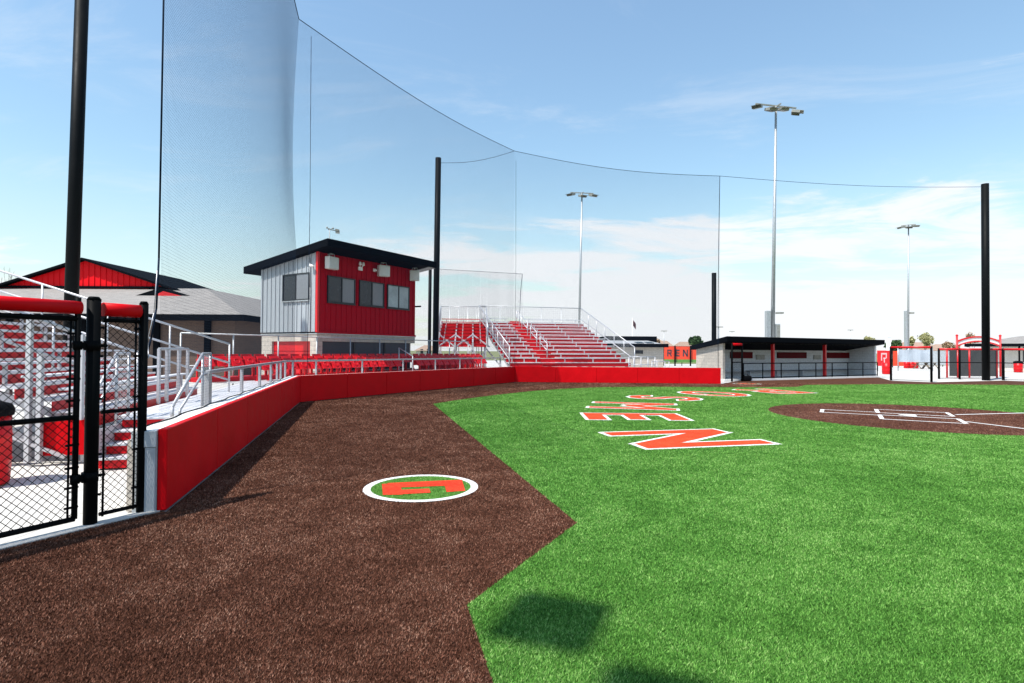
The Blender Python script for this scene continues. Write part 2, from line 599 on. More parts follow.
# ---- on deck circles
def on_deck(cx, cy, r, label, quads, ang=0):
    c = G(cx, cy)
    t = thing('on_deck_circle', label, 'on-deck circle', (c.x, c.y, 0), 'on-deck circles')
    N = 72
    mb = MB()
    for k in range(N):
        a, b = 2 * math.pi * k / N, 2 * math.pi * (k + 1) / N
        e = lambda w, q: Vector((c.x + q * math.cos(w), c.y + q * math.sin(w), 0.006))
        mb.quad(e(a, r * 0.87), e(a, r), e(b, r), e(b, r * 0.87))
    mb.build('white_ring', M_linewhite, t)
    mb = MB(); mb.sheet([c + Vector((r * .87 * math.cos(2 * math.pi * k / N), r * .87 * math.sin(2 * math.pi * k / N), 0)) for k in range(N)], 0.0055)
    mb.build('green_disc', M_logogreen, t)
    mb = MB()
    z = 0.010
    for q in quads:
        mb.sheet(q, z); z += 0.0005
    mb.build('emblem_letter', M_logored, t)


zq = lambda q: [G(340 + x / 6.4, 460 + y / 6.4) for x, y in q][::-1]
Q = [zq(q) for q in ([(268, 158), (385, 150), (400, 226), (274, 228)], [(300, 152), (780, 130), (790, 166), (380, 180)],
                     [(665, 150), (780, 132), (802, 202), (682, 210)], [(380, 196), (570, 188), (580, 214), (385, 225)])]
on_deck(421.3, 487.4, 0.757, 'white ringed on-deck circle with red block emblem on near brown turf', Q)
c2 = G(747, 383.8)
F2 = Frame(c2, 60)
def q2(u0, u1, v0, v1): return [F2.P(u0, v0), F2.P(u1, v0), F2.P(u1, v1), F2.P(u0, v1)]
on_deck(747, 383.8, 0.78, 'small white ringed on-deck circle on the brown strip by the dugout',
        [q2(-.45, .45, .2, .4), q2(-.45, -.2, -.4, .4), q2(-.45, .45, -.4, -.2), q2(.2, .45, -.4, 0)])


# ---- short turf fibres over the near ground
import numpy as np


def in_poly(P, poly):
    x, y = P[:, 0], P[:, 1]
    ins = np.zeros(len(P), bool)
    q = [(p[0], p[1]) for p in poly]
    for (x0, y0), (x1, y1) in zip(q, q[1:] + q[:1]):
        if y0 == y1: continue
        c = ((y0 > y) != (y1 > y)) & (x < (x1 - x0) * (y - y0) / (y1 - y0) + x0)
        ins ^= c
    return ins


def fibre_mat(name, stops):
    m_, nt, b = nodes_of(name)
    g = nt.nodes.new('ShaderNodeNewGeometry')
    tc = nt.nodes.new('ShaderNodeTexCoord')
    n = node(nt, 'ShaderNodeTexNoise', Scale=2.2, Detail=5.0, Roughness=0.65)
    nt.links.new(tc.outputs['Object'], n.inputs['Vector'])
    n2 = node(nt, 'ShaderNodeTexNoise', Scale=0.45, Detail=3.0)
    nt.links.new(tc.outputs['Object'], n2.inputs['Vector'])
    a = nt.nodes.new('ShaderNodeMath'); a.operation = 'MULTIPLY_ADD'
    nt.links.new(n.outputs[0], a.inputs[0]); a.inputs[1].default_value = 0.9
    a2 = nt.nodes.new('ShaderNodeMath'); a2.operation = 'MULTIPLY_ADD'
    nt.links.new(n2.outputs[0], a2.inputs[0]); a2.inputs[1].default_value = 0.7
    a3 = nt.nodes.new('ShaderNodeMath'); a3.operation = 'ADD'
    nt.links.new(g.outputs['Random Per Island'], a2.inputs[2])
    nt.links.new(a2.outputs[0], a.inputs[2])
    nt.links.new(a.outputs[0], a3.inputs[0]); a3.inputs[1].default_value = -0.80
    nt.links.new(ramp(nt, a3.outputs[0], stops), b.inputs['Base Color'])
    b.inputs['Roughness'].default_value = 0.6
    b.inputs['Specular IOR Level'].default_value = 0.08
    return m_


def fibres():
    rng = np.random.default_rng(5)
    N = 2600000
    # distance drawn so that density falls with distance
    Y0, Y1, k = 2.6, 34.0, 1.5
    u = rng.random(N)
    e = 2 - k
    Y = (Y0 ** e + u * (Y1 ** e - Y0 ** e)) ** (1 / e)
    X = (rng.random(N) * 2 - 1) * 1.02 * Y
    P = np.stack([X, Y], 1)
    keep = in_poly(P, poly)
    for q in LINE_QUADS: keep &= ~in_poly(P, q)
    for f, g in ((FA, 0), (FB, 0)):      # stay clear of the pads
        d = (P[:, 0] - f.o.x) * f.n.x + (P[:, 1] - f.o.y) * f.n.y
        keep &= ~((d > -.02) & (d < 1) & (P[:, 1] > 6.3))
    P = P[keep]
    cls = np.where(in_poly(P, green_poly), 1, 0)
    cls[(P[:, 0] - HP.x) ** 2 + (P[:, 1] - HP.y) ** 2 < 3.95 ** 2] = 0
    for q in LETTER_QUADS: cls[in_poly(P, q)] = 2
    for q in FILL_QUADS: cls[in_poly(P, q)] = 3
    rl = np.hypot(P[:, 0] - lc.x, P[:, 1] - lc.y)
    cls[rl < .757] = 2
    cls[rl < .757 * .87] = 1
    for q in Q: cls[in_poly(P, q)] = 4
    for name, c_, mt, hgt in (('green_turf_fibres', 1, M_fgreen, .015), ('brown_turf_fibres', 0, M_fbrown, .013), ('white_turf_fibres', 2, M_fwhite, .010),
                              ('orange_turf_fibres', 3, M_forange, .012), ('red_turf_fibres', 4, M_fred, .011)):
        sel = cls == c_
        S = P[sel]
        n = len(S)
        Yd = S[:, 1]
        w = (0.0016 + 0.00040 * Yd) * rng.uniform(.6, 1.4, n)
        h = hgt * rng.uniform(.55, 1.25, n) * (1 + 0.012 * Yd)
        yaw = rng.uniform(0, 2 * np.pi, n)
        lean = rng.uniform(.15, 1.25, n) * h
        la = rng.normal(0.6, 1.6, n)
        cx, sx = np.cos(yaw) * w, np.sin(yaw) * w
        V_ = np.empty((n, 3, 3))
        V_[:, 0] = np.stack([S[:, 0] - cx, S[:, 1] - sx, np.zeros(n)], 1)
        V_[:, 1] = np.stack([S[:, 0] + cx, S[:, 1] + sx, np.zeros(n)], 1)
        V_[:, 2] = np.stack([S[:, 0] + np.cos(la) * lean, S[:, 1] + np.sin(la) * lean, h], 1)
        me = bpy.data.meshes.new(name)
        me.vertices.add(3 * n); me.loops.add(3 * n); me.polygons.add(n)
        me.vertices.foreach_set('co', V_.reshape(-1))
        me.loops.foreach_set('vertex_index', np.arange(3 * n, dtype=np.int32))
        me.polygons.foreach_set('loop_start', np.arange(0, 3 * n, 3, dtype=np.int32))
        me.update(calc_edges=True)
        me.materials.append(mt)
        o = bpy.data.objects.new(name, me)
        COL.objects.link(o)
        o['kind'] = 'stuff'
        o['label'] = 'short %s synthetic turf pile' % name.split('_')[0]


M_fgreen = fibre_mat('green_fibre', [(0.1, (0.028, 0.088, 0.012)), (0.5, (0.083, 0.228, 0.033)), (0.85, (0.168, 0.36, 0.072)), (1.0, (0.27, 0.44, 0.13))])
M_fbrown = fibre_mat('brown_fibre', [(0.1, (0.036, 0.013, 0.007)), (0.5, (0.122, 0.045, 0.027)), (0.85, (0.215, 0.094, 0.059)), (1.0, (0.37, 0.21, 0.145))])
M_fwhite = fibre_mat('white_fibre', [(0.1, (0.60, 0.60, 0.57)), (0.5, (0.80, 0.80, 0.78)), (1.0, (0.9, 0.9, 0.88))])
M_forange = fibre_mat('orange_fibre', [(0.1, (0.46, 0.035, 0.010)), (0.5, (0.62, 0.062, 0.018)), (0.85, (0.74, 0.11, 0.035)), (1.0, (0.82, 0.26, 0.12))])
M_fred = fibre_mat('red_fibre', [(0.1, (0.46, 0.022, 0.010)), (0.5, (0.70, 0.05, 0.018)), (0.85, (0.80, 0.11, 0.04)), (1.0, (0.85, 0.30, 0.15))])
lc = G(421.3, 487.4)
fibres()

# ================================================================== padded backstop wall
WH = 0.915
wall = thing('padded_wall', 'low red padded backstop wall with white cap running round the field', 'wall', (A.x, A.y, 0))
CORE0, CORE1 = 0.10, 0.34


def offset_poly(v):
    """corner points of the wall line A-B-C-D moved v to the left"""
    fr = [FA, FB, FC]
    pts = [FA.P(0, v)]
    for f, g, o in ((FA, FB, B), (FB, FC, C_)):
        n = (f.n + g.n).normalized()
        pts.append(Vector((o.x, o.y, 0)) + n * (v / n.dot(f.n)))
    pts.append(FC.P(LC, v))
    return pts


def wall_run(v0, v1, z0, z1, name, mat, parent, segs=(0, 1, 2), bevel=0.0):
    a, b = offset_poly(v0), offset_poly(v1)
    for k in segs:
        mb = MB()
        q = [a[k], a[k + 1], b[k + 1], b[k]]
        mb.hexa([Vector((p.x, p.y, z0)) for p in q] + [Vector((p.x, p.y, z1)) for p in q])
        mb.build(name, mat, parent, bevel)


wall_run(CORE0, CORE1, 0, WH - 0.05, 'concrete_core', M_concgrey, wall)
wall_run(CORE0 + .004, CORE1 + 0.02, WH - 0.05, WH, 'cap', M_cap, wall)
# vinyl pads, one panel every 2.4 m or so
a0, a1 = offset_poly(0.0), offset_poly(CORE0 - 0.003)
for k, n in ((0, 6), (1, 7), (2, 5)):
    for i in range(n):
        mb = MB()
        t0, t1 = i / n, (i + 1) / n
        g = 0.0006
        q = [a0[k].lerp(a0[k + 1], t0 + g), a0[k].lerp(a0[k + 1], t1 - g), a1[k].lerp(a1[k + 1], t1 - g), a1[k].lerp(a1[k + 1], t0 + g)]
        mb.hexa([Vector((p.x, p.y, 0.012)) for p in q] + [Vector((p.x, p.y, WH + 0.012)) for p in q])
        mb.build('pad', M_pad, wall, 0.012)
mb = MB(); mb.fbox(FA, -0.02, -0.002, CORE0 + .01, CORE1 - .005, 0.0, WH - 0.19); mb.fbox(FA, -0.03, -0.002, CORE0 + .0, CORE1 + .01, WH - 0.185, WH - .004)
mb.build('end_plate', M_concgrey, wall, 0.006)
mb = MB(); mb.fbox(FA, 0.10, 2.6, CORE1 + .003, CORE1 + .09, 0, 0.80)
mb.build('block_return', M_block, wall)
pts = []
for k in range(60):
    s = 0.1 + k * 0.2
    pts.append(FA.P(s, CORE1 - 0.03 + 0.025 * math.sin(k * .9), WH + 0.01))
mb = MB(); mb.path(pts, 0.008, 6)
tag(mb.build('power_cable', M_blackmatte), 'thin black cable lying along the white wall cap', 'cable')

# ================================================================== chain-link fence and gate (front left)
FH_ = 2.33
fence = thing('chain_link_fence', 'black chain-link fence panel with red padded rail beside the wall end', 'fence', tuple(P143))
LF = (P88 - P143).length


def pipe(name, mat, parent, *segs, r=0.024, n=14):
    mb = MB()
    for a, b in segs:
        mb.tube(a, b, r, n=n)
    return mb.build(name, mat, parent)


for u, r, h in ((0, 0.045, FH_), (LF, 0.063, FH_ + .01), (LF + 1.42, 0.063, FH_ + .01), (LF + 3.9, 0.05, FH_)):
    mb = MB()
    p = FG.P(u, 0)
    mb.tube(p + Vector((0, 0, 0)), p + Vector((0, 0, h)), r, n=20)
    mb.tube(p + Vector((0, 0, h)), p + Vector((0, 0, h + .03)), r * 1.06, r * 0.7, n=20)
    mb.build('post', M_black, fence)
for u0_, u1_, nm in ((0.05, LF - 0.085, 0), (LF + 1.5, LF + 3.85, 1)):
    mb = MB(); mb.tube(FG.P(u0_, 0, FH_ - 0.085), FG.P(u1_, 0, FH_ - 0.085), 0.072, n=20)
    mb.build('top_pad', M_pad, fence)
    for zz in (FH_ - .2, 1.16, .09):
        pipe('rail', M_black, fence, (FG.P(u0_, 0, zz), FG.P(u1_, 0, zz)), r=0.021)
    for u, e in ((u0_ + .03, u0_ - .03), (u1_ - .03, u1_ + .06)):
        mb = MB()
        mb.tube(FG.P(u, 0, .06), FG.P(u, 0, FH_ - .15), 0.011, n=8)
        for z in (.3, .72, 1.3, 1.75, 2.05):
            mb.tube(FG.P(min(e, u + .02), .0, z), FG.P(max(e, u + .02), 0, z), .013, n=8)
        mb.build('tension_bar', M_black, fence)
    mb = MB(); chain_link(mb, FG.P(u0_, 0), FG.P(u1_, 0), .09, FH_ - .15, .056, .0032)
    mb.build('chain_link_mesh', M_black, fence)

gate = thing('fence_gate', 'black chain-link swing gate with red padded top rail hung on post', 'gate', tuple(FG.P(LF + .1, 0)))
g0, g1 = LF + 0.145, LF + 1.30
mb = MB(); mb.tube(FG.P(g0 - .02, 0, FH_ - .085), FG.P(g1 + .02, 0, FH_ - .085), 0.068, n=20)
mb.build('top_pad', M_pad, gate)
fr = [(FG.P(g0, 0, .10), FG.P(g0, 0, FH_ + .02)), (FG.P(g1, 0, .10), FG.P(g1, 0, FH_ + .02)), (FG.P(g0, 0, .10), FG.P(g1, 0, .10)),
      (FG.P(g0, 0, 1.13), FG.P(g1, 0, 1.13)), (FG.P(g0, 0, FH_ - .2), FG.P(g1, 0, FH_ - .2))]
pipe('frame', M_black, gate, *fr, r=0.027)
mb = MB()
mb.tube(FG.P(g0 + .06, 0, .1), FG.P(g0 + .06, 0, FH_ - .2), .010, n=8)
for z in (.22, .42, .62, .85, 1.3, 1.52, 1.75, 1.98):
    mb.tube(FG.P(g0 - .03, 0, z), FG.P(g0 + .09, 0, z), .013, n=8)
mb.build('tension_bar', M_black, gate)
mb = MB(); chain_link(mb, FG.P(g0, 0), FG.P(g1, 0), .10, FH_ - .17, 0.056, 0.0034)
mb.build('chain_link_mesh', M_black, gate)
for z in (.50, 1.86):
    mb = MB()
    mb.tube(FG.P(LF + .01, 0, z - .05), FG.P(LF + .01, 0, z + .05), .076, n=16)
    mb.beam(FG.P(LF + .06, 0, z), FG.P(g0, 0, z), .05, .07)
    mb.tube(FG.P(g0, 0, z - .045), FG.P(g0, 0, z + .045), .042, n=14)
    mb.tube(FG.P(LF - .13, 0, z), FG.P(LF - .06, 0, z), .016, n=8)
    mb.build('hinge', M_black, gate)

# ================================================================== protective net
net = thing('backstop_net', 'tall black protective net hung behind the padded wall', 'net', (B.x, B.y, WH))
NV = 0.2
npts = offset_poly(NV)
npts[0] = FA.P(0.30, NV - .02)
ntop = [13.3, 13.15, 13.35, 12.05]
ntop[1] = V(301, 19, npts[1].y).z
ntop[2] = V(515, 151, npts[2].y).z
ntop[3] = V(718, 176, npts[3].y).z
CELL = 0.042
OUTB = (FA.n + FB.n).normalized()


def net_pt(k, t, h):
    """point on the net: panel k, share t along it, share h of its height; the net bellies outwards at the wall bend"""
    b = npts[k].lerp(npts[k + 1], t)
    L = (npts[k + 1] - npts[k]).length
    dist = (1 - t) * L if k == 0 else t * L if k == 1 else 99.0
    belly = 0.17 * math.exp(-(dist / 3.2) ** 2) * math.sin(math.pi * min(1, max(0, (h - .36) / .64)) ** 0.9)
    top = ntop[k] * (1 - t) + ntop[k + 1] * t - 0.35 * math.sin(math.pi * t)
    z0 = WH + 0.02
    p = b + OUTB * belly
    return Vector((p.x, p.y, z0 + (top - z0) * h))


for k in range(3):
    L = (npts[k + 1] - npts[k]).length
    mb = MB()
    n = int(L / CELL)
    r = 0.00095 if k == 0 else 0.0014
    for i in range(n + 1):
        t = i / n
        dist = (1 - t) * L if k == 0 else t * L if k == 1 else 99.0
        seg = 14 if dist < 7 else 1
        q = [net_pt(k, t, w / seg) for w in range(seg + 1)]
        for a, b in zip(q, q[1:]): mb.strip(a, b, r)
    nh = int(12.3 / CELL)
    seg = (22, 26, 6)[k]
    for w in range(nh + 1):
        q = [net_pt(k, i / seg, w / nh) for i in range(seg + 1)]
        for a, b in zip(q, q[1:]): mb.strip(a, b, r)
    mb.build('net_panel', M_thread, net)
    mb = MB(); mb.path([net_pt(k, i / 12, 1.0) for i in range(13)], 0.014, 8)
    mb.build('top_cable', M_thread, net)
for p, z, r in ((npts[0], ntop[0], .011), (npts[3], ntop[3], .018)):
    mb = MB()
    pts = [Vector((p.x, p.y, z)), Vector((p.x - .02, p.y, z * .6)), Vector((p.x - .03, p.y, 2.9)), Vector((p.x - .05, p.y, 2.3)), Vector((p.x - .10, p.y - .01, 1.95)), Vector((p.x - .13, p.y - .02, 1.8))] if p is npts[0] else [Vector((p.x, p.y, z)), Vector((p.x - .06, p.y, z * .7)), Vector((p.x - .1, p.y, z * .4)), Vector((p.x - .1, p.y, WH))]
    mb.path(pts, r, 8); mb.build('edge_rope', M_thread, net)
for (p, q, t) in ((npts[1], npts[2], 0.035), (npts[2], npts[3], 0.008)):
    b = p.lerp(q, t)
    mb = MB(); mb.path([Vector((b.x, b.y, WH + .02)), Vector((b.x + .03, b.y, 7)), Vector((b.x, b.y, 13.1))], 0.009, 6)
    mb.build('seam_rope', M_thread, net)
mb = MB(); mb.path([Vector((npts[0].x - .035, npts[0].y - .02, 2.75)), Vector((npts[0].x - .06, npts[0].y - .03, 2.25)), Vector((npts[0].x - .12, npts[0].y - .04, 1.92)), P143 + Vector((.05, 0.02, 1.72))], .005, 8)
mb.build('tie_rope', M_alu, net)


# ---- poles that carry it
def pole(name, label, base, top, r, r2=None, mat=M_pole, group='dark steel net poles'):
    mb = MB()
    mb.tube(base, top, r, r2 or r * .96, n=24)
    tag(mb.build(name, mat, None, origin=base), label, 'pole', group)


PR = G(986, 380.2)
PRtop = V(985, 184, PR.y)
pole('net_pole', 'thick black steel pole standing by the dark fence screens', PR, PRtop, 0.235)
pL = V(68, 398, 20); pL.z = 0
pole('net_pole', 'thick black steel pole rising behind the red and silver bleacher rows', pL, V(84, -60, 20), 0.215)
pM = V(435.2, 352, 35.5); pM.z = 0
PMtop = V(438.3, 158, 35.5)
pole('net_pole', 'black steel pole at the corner of the red press box', pM, PMtop, 0.19)
pN = V(429.3, 352, 40); pN.z = 0
pole('net_pole', 'shorter thin black pole close behind the press box roof corner', pN, V(430.3, 262, 40), 0.12)
pD = V(714, 350, 50); pD.z = 0
pole('net_pole', 'black steel pole rising behind the near end of the dugout roof', pD, V(714, 273, 50), 0.21)
for a, b, lb in ((Vector((npts[3].x, npts[3].y, ntop[3])), PRtop - Vector((0.2, 0, .2)), 'thin support cable from the net end to the pole by the dark screens'),
                 (Vector((npts[2].x, npts[2].y, ntop[2])), PMtop - Vector((0, 0, .3)), 'thin support cable from the net corner to the pole by the press box')):
    mb = MB()
    pts = [a.lerp(b, t / 8) - Vector((0, 0, .25 * math.sin(math.pi * t / 8))) for t in range(9)]
    mb.path(pts, 0.012, 6)
    tag(mb.build('support_cable', M_thread), lb, 'cable', 'net support cables')

# small net of the next field
n0, n1 = V(437, 352, 62), V(522, 352, 62)
snet = thing('field_net', 'low wide net standing behind the far bleachers under the clouds', 'net', (n1.x, n1.y, 0))
zt0, zt1 = V(437, 269, 62).z, V(524, 274, 62).z
mb = MB()
n = int((n1 - n0).length / .12)
for i in range(n + 1):
    b = n0.lerp(n1, i / n); mb.strip((b.x, b.y, 2), (b.x, b.y, zt0 + (zt1 - zt0) * i / n), .0032)
for j in range(75):
    s = j / 74
    mb.strip((n0.x, n0.y, 2 + (zt0 - 2) * s), (n1.x, n1.y, 2 + (zt1 - 2) * s), .0032)
mb.build('net_panel', M_thread, snet)
mb = MB(); mb.strip((n0.x, n0.y, zt0), (n1.x, n1.y, zt1), .02); mb.path([Vector((n1.x, n1.y, zt1)), Vector((n1.x - .2, n1.y, zt1 - 2)), Vector((n1.x - .45, n1.y, 0))], .03, 6)
mb.build('edge_rope', M_thread, snet)

# ================================================================== left grandstand: deck, stair, bleacher rows
DZ = 0.68
deck = thing('grandstand_deck', 'ribbed aluminium plank deck raised behind the padded wall', 'deck', tuple(FA.P(6, 1.2)))
v0s, v1s = offset_poly(0.42), offset_poly(1.95)
v2s = offset_poly(3.55)
mb = MB()
np_ = 9
for k in range(np_):
    f0, f1 = k / np_ + .004, (k + 1) / np_ - .008
    a = [v0s[i].lerp(v1s[i], f0) for i in range(4)]
    b = [v0s[i].lerp(v1s[i], f1) for i in range(4)]
    s0 = 3.95
    pa, pb = a[0] + FA.d * s0, b[0] + FA.d * s0
    for q in ([pa, a[1], b[1], pb], [a[1], a[2], b[2], b[1]]):
        mb.hexa([Vector((p.x, p.y, DZ - .05)) for p in q] + [Vector((p.x, p.y, DZ)) for p in q])
mb.build('walking_planks', M_aluplank, deck)
mb = MB()
q = [v1s[1], v1s[2], v2s[2], v2s[1]]
mb.hexa([Vector((p.x, p.y, DZ - .05)) for p in q] + [Vector((p.x, p.y, DZ + .004)) for p in q])
mb.build('upper_planks', M_aluplank, deck)
for s in (4.2, 6.5, 9, 11.5):
    for v in (.55, 1.8):
        mb = MB(); mb.beam(FA.P(s, v, 0), FA.P(s, v, DZ - .06), .08)
        mb.build('deck_leg', M_galv, deck)

stair = thing('access_stair', 'short stair of red risers and silver treads climbing to the deck', 'stairs', tuple(FA.P(3.3, 1.2)))
for k in range(4):
    s = 2.72 + .29 * k
    z = .17 * k
    mb = MB(); mb.fbox(FA, s, s + .02, 0.60, 1.74, z + .012, z + .135)
    mb.build('riser', M_redriser, stair)
    mb = MB(); mb.fbox(FA, s - .025, s + .29, 0.60, 1.74, z + .137, z + .17); mb.fbox(FA, s - .03, s - .0255, 0.60, 1.74, z + .150, z + .168)
    mb.build('tread', M_aluplank, stair)
for v0_, v1_, h_ in ((.57, .595, .5), (1.745, 1.77, .6)):
    mb = MB(); mb.fbox(FA, 2.72, 3.9, v0_, v1_, 0, h_)
    mb.build('stringer', M_alu, stair)
for v in (.52, 1.80):
    mb = MB()
    P = [FA.P(1.95 if v < 1 else 2.55, v, 0.0 if v > 1 else .80), FA.P(1.95 if v < 1 else 2.55, v, 1.0), FA.P(3.5, v, 1.75), FA.P(4.0, v, 1.75), FA.P(4.0, v, DZ)]
    mb.path(P, .024, 12)
    mb.path([FA.P(2.3 if v < 1 else 2.75, v, .2 if v > 1 else .85), FA.P(2.3 if v < 1 else 2.75, v, .92), FA.P(3.5, v, 1.4), FA.P(3.95, v, 1.4)], .02, 10)
    mb.path([FA.P(3.5, v, .4), FA.P(3.5, v, 1.75)], .022, 10)
    mb.build('handrail', M_alu, stair)
    mb = MB(); chain_link(mb, FA.P(3.45, v), FA.P(4.0, v), .75, 1.72, .05, .0025)
    mb.build('infill_mesh', M_galv, stair)

# bleacher: rows run along the wall, rising to the left
R0, RD, RZ0, RR, NR = 2.12, 0.50, 0.80, 0.20, 10
S0, S1 = 3.35, 9.45
bl = thing('bleacher', 'silver and red aluminium bleacher seen through the chain-link gate', 'bleacher', tuple(FA.P(6.4, 4)), 'aluminium bleachers')
for k in range(NR):
    v = R0 + RD * k
    z = RZ0 + RR * k
    mb = MB(); mb.fbox(FA, S0, S1, v, v + .018, z - RR + .03 if k else 0.55, z - .014)
    mb.build('riser', M_redriser, bl)
    mb = MB()
    mb.fbox(FA, S0, S1, v - .02, v + .24, z - .012, z + .03); mb.fbox(FA, S0, S1, v + .25, v + RD - .03, z + .0, z + .03)
    mb.build('footboard', M_aluplank, bl)
    mb = MB()
    mb.fbox(FA, S0 - .02, S1 + .02, v + .20, v + .43, z + .36, z + .40)
    mb.build('seat_plank', M_aluplank, bl, .006)
    for s in (S0 + .3, S0 + 3.1, S1 - .3):
        mb = MB(); mb.beam(FA.P(s, v + .3, z + .03), FA.P(s, v + .3, z + .355), .045, .05)
        mb.build('bracket', M_alu, bl)
mb = MB()
for s in (S0 + .1, S0 + 2, S0 + 4, S1 - .1):
    mb.beam(FA.P(s, R0 + .2, RZ0 - .15), FA.P(s, R0 + RD * NR, RZ0 + RR * NR - .15), .06, .12)
    for k in (0, 4, 7, 10):
        mb.beam(FA.P(s, R0 + RD * k + .1, 0), FA.P(s, R0 + RD * k + .1, RZ0 + RR * k - .1), .07)
    mb.beam(FA.P(s, R0 + .1, .15), FA.P(s, R0 + RD * NR, 1.9), .05)
    mb.beam(FA.P(s, R0 + RD * 3, .1), FA.P(s, R0 + RD * NR, .4), .05)
mb.build('understructure', M_alu, bl)
# red end skirts under the near end
for v0_, v1_, zb in ((2.08, 2.78, .14), (3.25, 5.6, .06)):
    mb = MB(); mb.fbox(FA, S0 - .05, S0 - .03, v0_, v1_, zb, .72 + (v0_ - 2.0) * .15)
    mb.build('end_skirt', M_pad, bl)


def slope_rail(s, name='side_rail', posts=5, mesh=True, hgt=1.12):
    mb = MB()
    zf, zr = RZ0 + .3, RZ0 + RR * NR
    a, b = R0 - .75, R0 + RD * NR
    for dz in (hgt, hgt * .55, hgt * .14):
        mb.tube(FA.P(s, a, zf - .25 + dz), FA.P(s, b, zr + dz), .027, n=12)
    for i in range(posts):
        t = i / (posts - 1)
        v = a + (b - a) * t
        zz = zf - .25 + (zr - zf + .25) * t
        mb.tube(FA.P(s, v, zz - .5 if i else DZ), FA.P(s, v, zz + hgt), .024, n=10)
    mb.build(name, M_alu, bl)


slope_rail(S1 + .08)
mb = MB()
s = S0 - .10
for v, zt in ((2.2, 2.05), (2.75, 1.75), (2.9, 2.30)):
    mb.beam(FA.P(s, v, .05 if v > 2.5 else .7), FA.P(s, v, zt), .075, .06)
mb.tube(FA.P(s, 2.2, 2.05), FA.P(s, R0 + RD * NR, 3.95), .03, n=12)
mb.tube(FA.P(s, 2.2, 1.55), FA.P(s, R0 + RD * NR, 3.4), .024, n=12)
for v in (4.3, 5.6, 6.8):
    mb.tube(FA.P(s, v, .5), FA.P(s, v, 2.05 + (v - 2.2) * .413), .026, n=10)
mb.beam(FA.P(s, 3.3, .55), FA.P(s, 2.4, .12), .05)
mb.build('side_rail', M_alu, bl)
# rear guard rail and mid aisle rails
mb = MB()
vr, zr = R0 + RD * NR + .05, RZ0 + RR * NR
for dz in (1.15, .6, .1):
    mb.tube(FA.P(S0 - .1, vr, zr + dz), FA.P(S1 + .08, vr, zr + dz), .026, n=10)
for i in range(5):
    s = S0 - .1 + (S1 - S0 + .18) * i / 4
    mb.tube(FA.P(s, vr, 0), FA.P(s, vr, zr + 1.15), .026, n=10)
mb.build('rear_rail', M_alu, bl)
for s in (6.2,):
    for k0 in (0, 3):
        mb = MB()
        v, z = R0 + RD * k0 + .3, RZ0 + RR * k0
        mb.path([FA.P(s, v, z), FA.P(s, v, z + .95), FA.P(s, v + RD * 2, z + RR * 2 + .95), FA.P(s, v + RD * 2, z + RR * 2)], .024, 10)
        mb.build('aisle_rail', M_alu, bl)
for s0_, s1_, zt in ((5.6, 6.8, 1.83),):
    mb = MB()
    v = 2.02
    mb.tube(FA.P(s0_ + .6, v, zt), FA.P(s1_ + 1.4, v, zt), .03, n=10)
    for s in (s0_ + .6, s0_ + 1.1, s1_ + .7, s1_ + 1.4):
        mb.beam(FA.P(s, v, DZ), FA.P(s, v, zt), .055)
    mb.build('front_rail', M_alu, bl)

# ---- guard rail along the deck edge
rail = thing('guard_rail', 'low silver guard rail along the deck edge above the padded wall', 'railing', tuple(FA.P(7, .5)))
rp = offset_poly(0.5)
RZT = 1.43
r_start = FA.P(3.75, .5)
ends = [r_start, rp[1], rp[1].lerp(rp[2], .93)]
mb = MB()
for a, b in zip(ends, ends[1:]):
    mb.beam(Vector((a.x, a.y, RZT)), Vector((b.x, b.y, RZT)), .07, .06)
    mb.beam(Vector((a.x, a.y, DZ + .16)), Vector((b.x, b.y, DZ + .16)), .04, .05)
mb.build('top_rail', M_alu, rail, .008)
for a, b, ts in ((ends[0], ends[1], (0.0, .28, .5, .68, .80, .88, .985)), (ends[1], ends[2], (.02, .09, .25, .42, .58, .72, .86, 1.0))):
    for t in ts:
        p = a.lerp(b, t)
        mb = MB(); w = .10 if t == 0.0 else .055
        mb.beam(Vector((p.x, p.y, DZ)), Vector((p.x, p.y, RZT - .03)), w)
        mb.build('post', M_alu, rail)
# taller railing behind the seats
rr = thing('seating_rail', 'thin grey railing behind the red seats in front of the press box', 'railing', tuple(FB.P(7, 3.35)))
zt = 2.38
mb = MB()
F0, F1 = FB.P(-2.2, 3.35), FB.P(15.6, 3.35)
mb.tube(F0 + Vector((0, 0, zt)), F1 + Vector((0, 0, zt)), .026, n=10)
mb.tube(F0 + Vector((0, 0, 1.25)), F1 + Vector((0, 0, 1.25)), .02, n=10)
mb.build('top_rail', M_galv, rr)
for i in range(10):
    p = FB.P(-2.2 + 17.8 * i / 9, 3.35)
    mb = MB(); mb.tube(p, p + Vector((0, 0, zt)), .027, n=10); mb.build('post', M_galv, rr)
mb = MB()
u = 7.9
mb.path([FB.P(u, 1.45, DZ), FB.P(u, 1.45, 1.55), FB.P(u, 2.3, 1.95), FB.P(u, 2.3, .8)], .024, 10)
tag(mb.build('step_rail', M_alu), 'bent silver handrail at the steps between the red seats', 'handrail')


